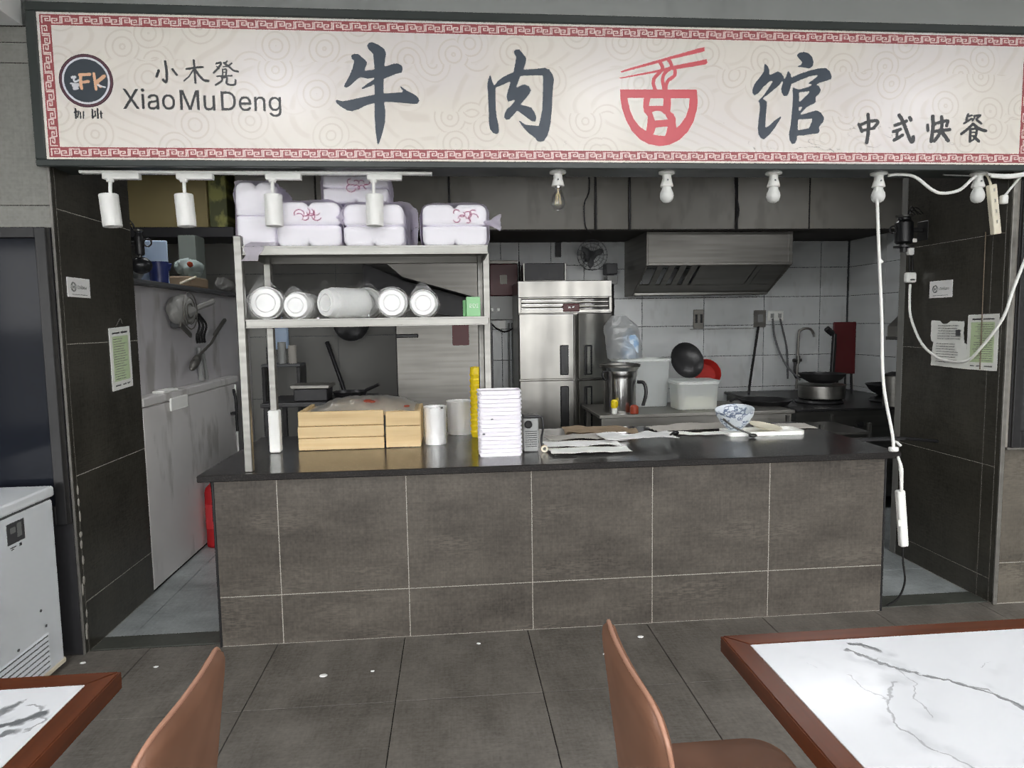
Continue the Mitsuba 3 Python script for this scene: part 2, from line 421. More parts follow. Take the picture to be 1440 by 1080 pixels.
def tiles(parent, rects, bsdf, plane, at, out, thick=0.012, name='tile', ch=0.0015, jitter=0.0006):
    """Single tiles on a plane: rects are (a0, a1, b0, b1) inside the joints; out = +1 or -1, the way the tile stands proud of its bed."""
    for a0, a1, b0, b1 in rects:
        j = float(rng.uniform(-jitter, jitter))
        f0, f1 = sorted((at - out * thick, at + j))
        f0, f1 = (at - out * thick, at + j) if at - out * thick < at + j else (at + j, at - out * thick)
        if plane == 'y': m = bx(a0, a1, f0, f1, b0, b1, ch)
        elif plane == 'x': m = bx(f0, f1, a0, a1, b0, b1, ch)
        else: m = bx(a0, a1, b0, b1, f0, f1, ch)
        add(name, m, bsdf, parent)

def grid(a, b, gap=0.004):
    a, b = sorted(a), sorted(b)
    return [(a[i] + gap / 2, a[i + 1] - gap / 2, b[k] + gap / 2, b[k + 1] - gap / 2) for i in range(len(a) - 1) for k in range(len(b) - 1)]

# hall floor
add('floor', cat(bx(-8, 8, -5.5, FRONT + 0.045, -0.2, -0.009, 0.001), bx(-8, 8, -5.5, 0.235, -0.012, 0.0, 0.001)), 'grout_dark_mat', kind='structure')
xs = [-0.909 + TILE * k for k in range(-5, 9)]
ys = [0.235, 0.87, 1.505, 2.14, 2.775, 3.41]
tiles('floor', grid(xs, ys, 0.004), 'floor_tile_mat', 'z', 0.0, +1, 0.01)
# kitchen floor with its slabs and the two thresholds
add('floor_kitchen', bx(-3.2, 4.3, FRONT + 0.045, 6.9, -0.2, -0.012, 0.001), 'grout_dark_mat', kind='structure')
tiles('floor_kitchen', grid([-1.845, -1.185], [3.412, 3.556]) + grid([2.3, 2.965], [3.405, 3.548]), 'threshold_mat', 'z', 0.004, +1, 0.014, name='threshold_slab')
tiles('floor_kitchen', grid([-1.845, -1.696], [3.556, 5.2]) + grid([-1.696, -1.18], [3.556, 3.829, 4.169, 4.6, 5.2]) + grid([-1.18, 0.6, 2.3], [4.45, 5.2])
      + grid([2.3, 2.97], [3.548, 3.93, 4.35, 4.8, 5.2]) + grid([2.97, 4.1], [4.3, 4.75, 5.2]) + grid([-1.9, 0.0, 2.0, 4.1], [5.2, 6.7]), 'kitchen_slab_mat', 'z', 0.0, +1, 0.012, name='slab')

# left side wall (tiled jamb facing the passage), its thin corner strip
add('wall_left', cat(bx(-2.05, -1.832, FRONT + 0.012, 4.14, 0, 2.6, 0.002)), 'grout_light_mat', kind='structure')
zj = [0.004, 0.255, 0.89, 1.53, 2.165, 2.6]
tiles('wall_left', grid([3.372, 3.40], [0.004, 2.5], 0.002) + grid([3.40, 4.138], zj, 0.004), 'jamb_tile_mat', 'x', -1.83, +1, 0.014)
blobs = []
for z in (0.1, 0.135, 0.2, 0.33, 0.37, 0.47, 0.55, 0.60, 0.69, 0.76, 0.82):
    yb = 3.386 + float(rng.uniform(-0.006, 0.02))
    blobs.append(place(trimesh.creation.icosphere(2, 1.0).apply_scale([0.003, float(rng.uniform(0.008, 0.014)), float(rng.uniform(0.012, 0.032))]), (-1.830, yb, z)))
add('dried_adhesive', cat(blobs), 'grout_light_mat', 'wall_left', smooth=True, label='pale blobs of dried adhesive along the corner strip', kind='stuff')

# right side wall
add('wall_right', bx(2.962, 3.16, FRONT + 0.012, 4.2, 0, 2.6, 0.002), 'grout_light_mat', kind='structure')
tiles('wall_right', grid([3.375, 3.405], [0.004, 2.5], 0.002) + grid([3.405, 3.49, 4.198], [0.004, 0.135, 0.77, 1.405, 2.04, 2.6], 0.0022), 'jamb_tile_mat', 'x', 2.96, -1, 0.014)

# the stall front left of the passage: grey tiles above, black panel below the dark window
add('wall_front_left', bx(-8, -1.842, FRONT + 0.002, FRONT + 0.2, 0, 2.975, 0.002), 'grout_dark_mat', kind='structure')
tiles('wall_front_left', grid([-3.1, -2.465, -1.832], [2.072, 2.175, 2.81], 0.003) + grid([-3.1, -1.832], [2.81, 2.9, 2.97], 0.003), 'front_tile_mat', 'y', FRONT, -1, 0.014)
tiles('wall_front_left', grid([-3.1, -2.465, -1.845], [0.004, 0.665], 0.004), 'black_panel_mat', 'y', FRONT, -1, 0.014, name='panel')
add('trim_1', bx(-1.842, -1.83, FRONT - 0.006, FRONT + 0.004, 0.0, 2.36, 0.002), 'dull_steel_mat', kind='structure')

# right of the passage: tiles below, dark window above
add('wall_front_right', bx(2.982, 8, FRONT + 0.0015, FRONT + 0.2, 0, 2.975, 0.002), 'grout_light_mat', kind='structure')
tiles('wall_front_right', grid([2.985, 3.62, 4.255], [0.004, 0.236, 0.872], 0.004), 'front_low_tile_mat', 'y', FRONT, -1, 0.014)
tiles('wall_front_right', grid([2.985, 3.62, 4.255], [2.36, 2.97], 0.004), 'black_panel_mat', 'y', FRONT, -1, 0.014, name='panel')
add('trim_2', bx(2.958, 2.982, FRONT - 0.008, FRONT + 0.006, 0.0, 2.36, 0.003), 'dull_steel_mat', kind='structure')

# dark glazing on both sides of the stall
def dark_window(n, x0, x1, z0, z1, bars, deep=0.05):
    k = f'window_{n}'
    y0, y1 = FRONT - deep, FRONT
    fr = 0.048
    add(k, bx(x0, x1, y1 - 0.012, y1, z0, z1, 0.002), 'black_panel_mat', kind='structure')
    m = [bx(x0, x0 + fr, y0, y1 - .012, z0, z1), bx(x1 - fr, x1, y0, y1 - .012, z0, z1), bx(x0 + fr, x1 - fr, y0, y1 - .012, z0, z0 + fr * 1.9), bx(x0 + fr, x1 - fr, y0, y1 - .012, z1 - fr, z1)]
    add('frame', cat(m), 'black_metal_mat', k)
    edges = [x0 + fr] + bars + [x1 - fr]
    for a, b in zip(edges[:-1], edges[1:]):
        add('pane', bx(a + .003, b - .003, y0 + 0.02, y0 + 0.028, z0 + fr * 1.9, z1 - fr, 0.001), 'black_glass_mat', k)
dark_window(1, -3.0, -1.846, 0.672, 2.07, [-2.42])
dark_window(2, 3.0, 4.2, 0.885, 2.34, [3.06], 0.03)
add('sill', bx(2.985, 4.2, FRONT - 0.02, FRONT, 0.872, 0.886, 0.002), 'dull_steel_mat', 'window_2')

# bulkhead of the hall ceiling at the left, fascia over the sign, hall ceiling and walls behind the camera
add('ceiling', bx(-8, 8, -5.5, FRONT + 0.4, HALL_CEILING, HALL_CEILING + 0.1, 0.002), 'ceiling_mat', kind='structure')
add('ceiling_bulkhead', bx(-8, -1.9, -5.5, FRONT, 2.972, HALL_CEILING, 0.002), 'ceiling_mat', kind='structure')
add('wall_fascia', cat(bx(-8, 8, 3.555, 3.70, 2.972, HALL_CEILING, 0.002)), 'soffit_grey_mat', kind='structure')
add('wall_hall_left', bx(-8.1, -8, -5.5, FRONT, 0, HALL_CEILING, 0.002), 'hall_wall_mat', kind='structure')
add('wall_hall_right', bx(8, 8.1, -5.5, FRONT, 0, HALL_CEILING, 0.002), 'hall_wall_mat', kind='structure')
for x in (-7.8, -2.6, 2.6, 7.8):
    add('pillar', bx(x - .2, x + .2, -5.5, -5.1, -0.009, HALL_CEILING, 0.01), 'hall_wall_mat', kind='structure')

# kitchen shell
add('wall_kitchen_back', bx(-3.2, 4.3, 6.703, 6.85, 0, 3.0, 0.002), 'grout_kitchen_mat', kind='structure')
tx = [1.33, 1.923, 2.565, 3.20, 3.80, 4.09]
tz = [0.29, 0.6, 0.905, 1.228, 1.54, 1.825, 2.12, 2.4]
tiles('wall_kitchen_back', grid(tx, tz, 0.006), 'kitchen_tile_mat', 'y', 6.7, -1, 0.012)
tiles('wall_kitchen_back', grid([0.18, 0.50, 0.68, 1.0, 1.33], [0.3, 0.61, 0.92, 1.23, 1.54, 1.85, 2.16, 2.4], 0.006), 'kitchen_tile_mat', 'y', 6.7, -1, 0.012)
tiles('wall_kitchen_back', grid([-1.75, -1.1, -0.45, 0.18], [0.3, 0.9, 1.5, 2.1, 2.7], 0.004), 'dark_wall_mat', 'y', 6.7, -1, 0.012, name='panel')
tiles('wall_kitchen_back', grid([-3.1, -2.4, -1.75], [0.3, 0.9, 1.5, 2.1, 2.7], 0.004), 'hall_wall_mat', 'y', 6.7, -1, 0.012, name='panel')
add('wall_kitchen_right', bx(4.103, 4.3, 4.2, 6.712, 0, 3.0, 0.002), 'grout_kitchen_mat', kind='structure')
tiles('wall_kitchen_right', grid([4.22, 4.85, 5.48, 6.1, 6.69], [0.29, 0.6, 0.905, 1.228, 1.54, 1.825, 2.12, 2.4], 0.005), 'kitchen_tile_mat', 'x', 4.1, -1, 0.012)
add('wall_kitchen_near', cat(bx(2.96, 4.3, 4.2, 4.26, 0, 3.0, 0.002), bx(-3.2, -2.05, 3.58, 3.64, 0, 3.0, 0.002), bx(-3.2, 4.3, 3.56, 3.62, 2.6, 3.0, 0.002)), 'dark_wall_mat', kind='structure')
add('wall_kitchen_left', bx(-3.2, -3.1, 3.6, 6.712, 0, 3.0, 0.002), 'hall_wall_mat', kind='structure')
add('ceiling_kitchen', bx(-3.2, 4.3, 3.56, 6.9, 2.95, 3.05, 0.002), 'dark_wall_mat', kind='structure')
# half-height partition at the left, white, with its dark ledge
add('wall_partition', bx(-2.06, -1.93, 4.145, 6.69, 0.0, 1.868, 0.003), 'white_wall_mat', kind='structure')
add('ledge', bx(-2.12, -1.835, 4.145, 6.69, 1.868, 1.893, 0.004), 'dark_grey_mat', 'wall_partition', label='dark ledge on top of the white partition')
# bulkhead of boxed panels over the rear of the kitchen
add('beam_kitchen', bx(-1.75, 4.1, 5.862, 6.7, 2.385, 2.95, 0.003), 'grout_dark_mat', kind='structure')
sx = [-1.75, -1.1, -0.52, 0.008, 1.263, 1.563, 2.522, 3.2, 4.09]
tiles('beam_kitchen', grid(sx, [2.388, 2.945], 0.014), 'bulkhead_mat', 'y', 5.85, -1, 0.014, name='panel', ch=0.004)
for x in (1.263, 1.563, 2.522, 0.008):
    add('joint_pipe', tube([(x, 5.838, 2.94), (x + .004, 5.838, 2.39)], 0.009, 6), 'black_metal_mat', 'beam_kitchen')

for pts in ([(1.20, 5.83, 2.94), (1.205, 5.82, 2.72), (1.16, 5.815, 2.6), (1.17, 5.82, 2.42), (1.22, 5.82, 2.36)], [(2.49, 5.82, 2.94), (2.50, 5.81, 2.70), (2.53, 5.81, 2.55), (2.50, 5.82, 2.40)]):
    add('loose_cable', tube(pts, .006, 6, 6), 'black_metal_mat', 'beam_kitchen', smooth=40)

# lamps of the hall, and fill lights added out of view in the kitchen
def lamp_panel(name, label, x, y, z, w, d, rad, group):
    t = thing(name, label, 'ceiling light', group)
    add('frame', cat(bx(x - w / 2 - .02, x + w / 2 + .02, y - d / 2 - .02, y - d / 2, z - .03, z, .002), bx(x - w / 2 - .02, x + w / 2 + .02, y + d / 2, y + d / 2 + .02, z - .03, z, .002),
                     bx(x - w / 2 - .02, x - w / 2, y - d / 2, y + d / 2, z - .03, z, .002), bx(x + w / 2, x + w / 2 + .02, y - d / 2, y + d / 2, z - .03, z, .002)), 'white_plastic_mat', t)
    v = np.array([[x - w / 2, y - d / 2, z - .02], [x + w / 2, y - d / 2, z - .02], [x + w / 2, y + d / 2, z - .02], [x - w / 2, y + d / 2, z - .02]])
    add('diffuser', trimesh.Trimesh(v, [[0, 2, 1], [0, 3, 2]], process=False), 'white_plastic_mat', t, emitter={'type': 'area', 'radiance': {'type': 'rgb', 'value': [rad, rad, rad * 1.02]}})
for k, (x, y) in enumerate(HALL_LAMPS):
    lamp_panel('hall_light', 'square white ceiling light of the dining hall, ' + ('front' if y > 0 else 'rear') + ' row, ' + ('above the left table', 'midway between the tables', 'beyond the right table')[k % 3], x, y, HALL_CEILING, 0.62, 0.62, HALL_LAMP, 'ceiling lights of the dining hall')
for x, y in KITCHEN_FILLS:
    lamp_panel('kitchen_fill_light', 'unseen fill light added on the kitchen ceiling ' + ('beside the left partition' if x < 0 else 'in front of the fridge' if x < 1 else 'in front of the hood'), x, y, 2.95, 1.2, 0.14, KITCHEN_FILL, 'added fill lights of the kitchen')

# outlines of the sign lettering: (x, z) in metres on the face of the sign
INK_POLYGONS = {
 'niu': ([[(-0.438,2.856),(-0.425,2.865),(-0.405,2.865),(-0.38,2.845),(-0.365,2.828),(-0.368,2.816),(-0.38,2.79),(-0.396,2.762),(-0.421,2.745),(-0.447,2.721),(-0.464,2.712),(-0.476,2.715),(-0.471,2.728),(-0.451,2.761),(-0.433,2.799),(-0.424,2.834),(-0.435,2.844)],[(-0.387,2.788),(-0.334,2.796),(-0.287,2.809),(-0.242,2.824),(-0.22,2.826),(-0.204,2.816),(-0.2,2.8),(-0.206,2.785),(-0.233,2.778),(-0.289,2.755),(-0.333,2.76),(-0.363,2.754),(-0.399,2.761)],[(-0.362,2.903),(-0.352,2.918),(-0.338,2.92),(-0.306,2.906),(-0.283,2.89),(-0.276,2.871),(-0.284,2.823),(-0.29,2.755),(-0.293,2.691),(-0.292,2.65),(-0.287,2.607),(-0.29,2.557),(-0.302,2.514),(-0.317,2.47),(-0.325,2.45),(-0.33,2.464),(-0.336,2.519),(-0.338,2.584),(-0.334,2.682),(-0.334,2.752),(-0.331,2.801),(-0.336,2.868),(-0.356,2.889)],[(-0.517,2.653),(-0.509,2.655),(-0.485,2.65),(-0.446,2.657),(-0.335,2.682),(-0.291,2.688),(-0.238,2.692),(-0.206,2.694),(-0.202,2.703),(-0.223,2.729),(-0.24,2.748),(-0.234,2.744),(-0.207,2.719),(-0.18,2.7),(-0.152,2.687),(-0.133,2.674),(-0.126,2.658),(-0.134,2.644),(-0.153,2.642),(-0.226,2.648),(-0.292,2.65),(-0.337,2.644),(-0.376,2.633),(-0.409,2.616),(-0.443,2.605),(-0.465,2.609),(-0.497,2.628),(-0.513,2.642)],[(-0.33,2.755),(-0.364,2.733),(-0.389,2.715),(-0.405,2.702),(-0.384,2.709),(-0.356,2.719),(-0.331,2.732)]],
  []),
 'rou': ([[(0.212,2.782),(0.218,2.769),(0.223,2.749),(0.233,2.73),(0.238,2.723),(0.237,2.691),(0.237,2.623),(0.242,2.579),(0.25,2.544),(0.25,2.515),(0.241,2.506),(0.223,2.512),(0.209,2.529),(0.203,2.554),(0.203,2.622),(0.201,2.7),(0.198,2.73),(0.204,2.759)],[(0.233,2.731),(0.248,2.752),(0.274,2.772),(0.325,2.795),(0.375,2.808),(0.432,2.812),(0.477,2.818),(0.498,2.81),(0.514,2.788),(0.521,2.764),(0.517,2.739),(0.513,2.695),(0.509,2.626),(0.503,2.567),(0.495,2.527),(0.484,2.497),(0.469,2.477),(0.451,2.471),(0.435,2.477),(0.428,2.489),(0.397,2.511),(0.372,2.536),(0.354,2.56),(0.343,2.58),(0.362,2.563),(0.382,2.551),(0.444,2.546),(0.452,2.576),(0.463,2.626),(0.467,2.724),(0.468,2.783),(0.431,2.783),(0.375,2.78),(0.35,2.776),(0.314,2.756),(0.273,2.736),(0.238,2.723)],[(0.33,2.892),(0.339,2.9),(0.354,2.9),(0.371,2.883),(0.387,2.862),(0.386,2.845),(0.376,2.815),(0.365,2.791),(0.349,2.756),(0.334,2.719),(0.323,2.692),(0.33,2.673),(0.297,2.657),(0.29,2.682),(0.298,2.712),(0.314,2.761),(0.325,2.795),(0.335,2.839),(0.34,2.868),(0.331,2.88)],[(0.331,2.718),(0.354,2.732),(0.377,2.74),(0.4,2.73),(0.409,2.713),(0.402,2.698),(0.379,2.671),(0.355,2.644),(0.383,2.64),(0.409,2.632),(0.426,2.608),(0.433,2.586),(0.429,2.568),(0.413,2.568),(0.383,2.588),(0.357,2.607),(0.34,2.617),(0.322,2.597),(0.303,2.577),(0.288,2.574),(0.277,2.584),(0.28,2.604),(0.291,2.623),(0.312,2.641),(0.339,2.672),(0.297,2.657),(0.292,2.672),(0.308,2.687)]],
  []),
 'guan': ([[(1.739,2.899),(1.75,2.912),(1.775,2.917),(1.801,2.91),(1.819,2.892),(1.826,2.87),(1.822,2.849),(1.803,2.838),(1.777,2.843),(1.738,2.844),(1.761,2.855),(1.769,2.867),(1.753,2.883)],[(1.696,2.826),(1.708,2.809),(1.714,2.786),(1.712,2.757),(1.703,2.724),(1.692,2.705),(1.675,2.704),(1.664,2.723),(1.662,2.742),(1.671,2.771),(1.686,2.799)],[(1.71,2.791),(1.752,2.81),(1.803,2.827),(1.854,2.839),(1.89,2.842),(1.911,2.827),(1.922,2.803),(1.92,2.789),(1.897,2.781),(1.856,2.768),(1.838,2.759),(1.856,2.755),(1.868,2.736),(1.862,2.721),(1.84,2.699),(1.843,2.678),(1.833,2.669),(1.797,2.653),(1.757,2.612),(1.751,2.619),(1.776,2.653),(1.75,2.652),(1.75,2.667),(1.78,2.696),(1.806,2.72),(1.813,2.73),(1.754,2.722),(1.751,2.734),(1.8,2.749),(1.83,2.761),(1.799,2.766),(1.825,2.783),(1.855,2.807),(1.85,2.809),(1.804,2.799),(1.753,2.779),(1.72,2.764),(1.71,2.762)],[(1.72,2.745),(1.733,2.741),(1.754,2.736),(1.756,2.658),(1.752,2.591),(1.751,2.533),(1.747,2.492),(1.739,2.474),(1.724,2.473),(1.711,2.492),(1.707,2.523),(1.714,2.557),(1.72,2.629),(1.724,2.695)],[(1.747,2.607),(1.788,2.62),(1.829,2.632),(1.849,2.636),(1.87,2.626),(1.889,2.602),(1.884,2.582),(1.862,2.553),(1.866,2.536),(1.86,2.525),(1.811,2.519),(1.78,2.514),(1.746,2.513),(1.748,2.538),(1.81,2.549),(1.825,2.582),(1.828,2.597),(1.783,2.593),(1.747,2.592)],[(1.576,2.857),(1.59,2.845),(1.598,2.826),(1.598,2.803),(1.619,2.81),(1.642,2.821),(1.66,2.813),(1.674,2.794),(1.671,2.783),(1.651,2.756),(1.616,2.727),(1.57,2.693),(1.545,2.674),(1.52,2.664),(1.545,2.679),(1.57,2.703),(1.6,2.746),(1.622,2.779),(1.6,2.772),(1.569,2.745),(1.545,2.717),(1.525,2.704),(1.514,2.716),(1.514,2.735),(1.524,2.759),(1.553,2.795),(1.571,2.821),(1.572,2.847)],[(1.55,2.676),(1.573,2.686),(1.589,2.675),(1.588,2.656),(1.584,2.598),(1.582,2.548),(1.604,2.56),(1.629,2.584),(1.669,2.609),(1.655,2.585),(1.63,2.546),(1.6,2.512),(1.577,2.493),(1.561,2.5),(1.548,2.517),(1.545,2.55),(1.549,2.598),(1.554,2.646)]],
  []),
 'bowl': ([[(0.846,2.723),(0.847,2.682),(0.856,2.63),(0.876,2.577),(0.904,2.529),(0.943,2.489),(0.988,2.466),(1.045,2.456),(1.096,2.464),(1.146,2.488),(1.186,2.526),(1.214,2.575),(1.23,2.629),(1.235,2.672),(1.229,2.728)],[(0.847,2.807),(0.887,2.822),(1.043,2.867),(1.25,2.926),(1.267,2.929),(1.267,2.911),(1.25,2.905),(1.104,2.871),(1.026,2.848),(0.854,2.803)],[(0.842,2.778),(1.026,2.816),(1.104,2.837),(1.251,2.867),(1.276,2.873),(1.282,2.858),(1.276,2.849),(1.138,2.825),(1.026,2.806),(0.848,2.774)]],
  [[(0.881,2.684),(0.964,2.685),(0.96,2.652),(0.965,2.62),(0.985,2.597),(0.981,2.557),(0.976,2.527),(0.943,2.548),(0.915,2.582),(0.895,2.625),(0.886,2.662)],[(1.099,2.686),(1.194,2.687),(1.191,2.644),(1.177,2.601),(1.151,2.564),(1.127,2.543),(1.124,2.59),(1.112,2.611),(1.096,2.622),(1.1,2.654)],[(0.996,2.684),(1.063,2.685),(1.061,2.649),(0.988,2.647)],[(1.004,2.618),(1.024,2.625),(1.049,2.624),(1.072,2.608),(1.085,2.584),(1.019,2.578)],[(1.024,2.545),(1.084,2.551),(1.078,2.52),(1.07,2.504),(1.011,2.51)]]),
}
INK_STROKES = {
 'noodle': [([(1.043,2.857),(1.057,2.828),(1.043,2.807),(1.015,2.777),(1.012,2.748),(1.024,2.719)],0.0168),([(1.087,2.868),(1.102,2.834),(1.071,2.807),(1.057,2.775),(1.066,2.722)],0.0168),([(1.119,2.818),(1.116,2.792),(1.082,2.765),(1.071,2.722)],0.0168)],
 'zhong': [([(2.12,2.619),(2.125,2.579),(2.124,2.529),(2.118,2.482)],0.0182),([(2.074,2.571),(2.082,2.554),(2.091,2.537)],0.0162),([(2.077,2.566),(2.122,2.584),(2.166,2.59),(2.172,2.577),(2.153,2.554)],0.0162),([(2.087,2.54),(2.124,2.547),(2.156,2.553)],0.0142)],
 'shi': [([(2.287,2.618),(2.303,2.596),(2.321,2.561),(2.339,2.521),(2.357,2.489),(2.367,2.494),(2.367,2.512)],0.0182),([(2.266,2.568),(2.296,2.578),(2.327,2.59)],0.0162),([(2.344,2.606),(2.351,2.596)],0.0192),([(2.259,2.537),(2.297,2.549)],0.0162),([(2.28,2.541),(2.278,2.511)],0.0142),([(2.264,2.495),(2.288,2.507),(2.309,2.521)],0.0162)],
 'kuai': [([(2.442,2.57),(2.445,2.545)],0.0162),([(2.468,2.614),(2.472,2.563),(2.465,2.492)],0.0192),([(2.485,2.583),(2.486,2.574)],0.0091),([(2.498,2.583),(2.548,2.593),(2.545,2.569)],0.0162),([(2.516,2.612),(2.52,2.573),(2.511,2.533),(2.483,2.493)],0.0172),([(2.484,2.541),(2.563,2.55)],0.0162),([(2.525,2.533),(2.556,2.496)],0.0192)],
 'can': [([(2.659,2.626),(2.652,2.6)],0.0121),([(2.659,2.616),(2.681,2.622)],0.0101),([(2.679,2.605),(2.641,2.582)],0.0111),([(2.695,2.619),(2.727,2.622),(2.707,2.603),(2.734,2.582)],0.0111),([(2.695,2.61),(2.686,2.596)],0.0091),([(2.689,2.579),(2.659,2.552),(2.628,2.53)],0.0142),([(2.689,2.579),(2.726,2.555),(2.761,2.545)],0.0152),([(2.676,2.552),(2.709,2.555),(2.708,2.52)],0.0111),([(2.676,2.552),(2.676,2.493)],0.0131),([(2.677,2.537),(2.707,2.538)],0.0066),([(2.678,2.519),(2.708,2.522)],0.0071),([(2.676,2.49),(2.698,2.504)],0.0091),([(2.697,2.517),(2.725,2.493)],0.0142)],
 'xiao': [([(-1.277,2.816),(-1.274,2.791),(-1.273,2.752),(-1.278,2.725),(-1.291,2.735)],0.011),([(-1.308,2.775),(-1.318,2.749)],0.011),([(-1.247,2.782),(-1.229,2.758)],0.0097)],
 'mu': [([(-1.15,2.823),(-1.149,2.778),(-1.148,2.724)],0.009),([(-1.184,2.784),(-1.135,2.792),(-1.112,2.794)],0.009),([(-1.152,2.784),(-1.174,2.753),(-1.199,2.731)],0.0055),([(-1.146,2.781),(-1.125,2.751),(-1.11,2.736),(-1.09,2.733)],0.011)],
 'deng': [([(-1.05,2.811),(-1.029,2.814),(-1.042,2.792),(-1.064,2.769)],0.0083),([(-1.049,2.798),(-1.039,2.789)],0.0062),([(-1.016,2.814),(-0.996,2.799),(-0.975,2.781),(-0.955,2.777)],0.009),([(-1.001,2.822),(-1.01,2.814)],0.0069),([(-0.982,2.813),(-0.995,2.803)],0.0069),([(-1.02,2.797),(-1.003,2.799)],0.0055),([(-1.024,2.785),(-1.024,2.759)],0.0062),([(-1.024,2.784),(-1.007,2.785),(-1.01,2.76)],0.0062),([(-1.025,2.772),(-1.009,2.773)],0.0041),([(-1.05,2.754),(-0.984,2.758)],0.0069),([(-1.029,2.751),(-1.03,2.734),(-1.058,2.715)],0.0083),([(-1.029,2.748),(-1.007,2.75),(-1.009,2.725),(-0.997,2.717),(-0.972,2.719),(-0.968,2.738)],0.009)],
 'fk_sub': [([(-1.682,2.601),(-1.683,2.56)],0.0071),([(-1.687,2.585),(-1.676,2.589)],0.0062),([(-1.669,2.591),(-1.675,2.564)],0.0058),([(-1.662,2.585),(-1.662,2.56)],0.0053),([(-1.648,2.588),(-1.65,2.56)],0.0058),([(-1.609,2.598),(-1.61,2.561)],0.0071),([(-1.611,2.561),(-1.599,2.572)],0.0053),([(-1.598,2.592),(-1.597,2.571)],0.0053),([(-1.586,2.602),(-1.587,2.561)],0.0071),([(-1.573,2.592),(-1.572,2.562)],0.0058),([(-1.576,2.58),(-1.567,2.583)],0.0053)],
 'logo_letters': [([(-1.647,2.752),(-1.651,2.721),(-1.648,2.69)],0.0151),([(-1.653,2.75),(-1.608,2.753)],0.0151),([(-1.649,2.717),(-1.616,2.722)],0.0142),([(-1.591,2.757),(-1.588,2.722),(-1.586,2.688)],0.0142),([(-1.547,2.746),(-1.582,2.718)],0.0178),([(-1.582,2.718),(-1.566,2.699)],0.0133)],
 'logo_white': [([(-1.686,2.738),(-1.673,2.74)],0.0115),([(-1.68,2.736),(-1.676,2.72),(-1.658,2.726)],0.008),([(-1.694,2.712),(-1.671,2.709)],0.0071),([(-1.681,2.703),(-1.665,2.705)],0.0178),([(-1.681,2.689),(-1.666,2.691)],0.0115),([(-1.577,2.706),(-1.546,2.697)],0.0071)],
}
ROUNDEL = (-1.627,2.725), [0.117, 0.106, 0.101, 0.096]
LATIN = [('Xiao',[(-1.472,2.604),(-1.244,2.603),(-1.466,2.692)]),('Mu',[(-1.221,2.602),(-1.065,2.601),(-1.216,2.69)]),('Deng',[(-1.038,2.602),(-0.767,2.6),(-1.034,2.687)])]

# ------------------------------------------------------------------ the sign
SIGN_Y = 3.338
PX0, PX1, PZ0, PZ1 = -1.822, 3.012, 2.375, 3.022
sign = thing('shop_sign', 'long cream lightbox shop sign with dark Chinese lettering above the counter opening', 'sign')
add('casing', cat(bx(-1.866, 3.056, SIGN_Y + 0.012, 3.555, 2.352, 3.055, 0.004),
                  bx(-1.866, 3.056, SIGN_Y - 0.012, SIGN_Y + 0.012, 2.344, PZ0, 0.004), bx(-1.866, 3.056, SIGN_Y - 0.012, SIGN_Y + 0.012, PZ1, 3.062, 0.004),
                  bx(-1.866, PX0, SIGN_Y - 0.012, SIGN_Y + 0.012, PZ0, PZ1, 0.004), bx(PX1, 3.056, SIGN_Y - 0.012, SIGN_Y + 0.012, PZ0, PZ1, 0.004)), 'sign_frame_mat', sign, label='dark grey metal casing')
# the face is a stretched sheet with faint ripples
def face_xyz(U, V):
    X = PX0 + (PX1 - PX0) * U; Z = PZ0 + (PZ1 - PZ0) * V
    Y = SIGN_Y - 0.0012 * np.sin(U * math.pi) * np.sin(V * math.pi) + 0.0009 * (meshkit.fbm(np.stack([X * 1.6, Z * 3, X * 0], -1), 2, 3) - 0.5)
    return X, Y, Z
add('face', grid_sheet(face_xyz, 90, 14), 'sign_face_mat', sign, smooth=True, label='cream printed sheet with pale scroll clouds')
def ink(shape, layer=0):
    """Printed film on the face, half a millimetre proud."""
    y1 = SIGN_Y - 0.0018 - 0.0005 * layer
    return extrude_xz(shape, y1 - 0.0005, y1 + 0.002)
def strokes(L, grow=0.0):
    return unary_union([LineString(spline(p, 5) if len(p) > 2 else p).buffer(w / 2 + grow, quad_segs=4) for p, w in L])
def solid(name):
    P, H = INK_POLYGONS[name]
    s = unary_union([Polygon(p).buffer(0) for p in P])
    s = s.buffer(0.004).buffer(-0.007).buffer(0.003) if name != 'bowl' else s
    return s
# key-pattern border
PALE = 0.011
o = sbox(PX0 + .013, PZ0 + .011, PX1 - .013, PZ1 - .011); i = sbox(PX0 + .060, PZ0 + .056, PX1 - .060, PZ1 - .056)
add('border_ground', ink(o.difference(i)), 'fret_dark_mat', sign, label='dull red ground of the key-pattern border')
KEY = [(0.07, 0.05), (0.07, 0.95), (0.93, 0.95), (0.93, 0.33), (0.42, 0.33), (0.42, 0.64), (0.66, 0.64)]
def key_unit(u, flip):
    pts = [(1 - a, 1 - b) for a, b in KEY] if flip else KEY
    return LineString(pts).buffer(0.074, cap_style='square', join_style='mitre', quad_segs=1)
K0, K1 = key_unit(0, False), key_unit(0, True)
from shapely import affinity
def run(x0, x1, z0, z1, vertical, n):
    out = []
    for k in range(n):
        s = K1 if k % 2 else K0
        if vertical:
            h = (z1 - z0) / n
            s = affinity.affine_transform(affinity.rotate(s, 90, origin=(.5, .5)), [x1 - x0, 0, 0, h * .96, x0, z0 + k * h + .02 * h])
        else:
            w = (x1 - x0) / n
            s = affinity.affine_transform(s, [w * .96, 0, 0, z1 - z0, x0 + k * w + .02 * w, z0])
        out.append(s)
    return out
fo = .020; fi = .053
keys = run(PX0 + fo, PX1 - fo, PZ1 - .018 - .032, PZ1 - .018, False, 112) + run(PX0 + fo, PX1 - fo, PZ0 + .017, PZ0 + .049, False, 112)
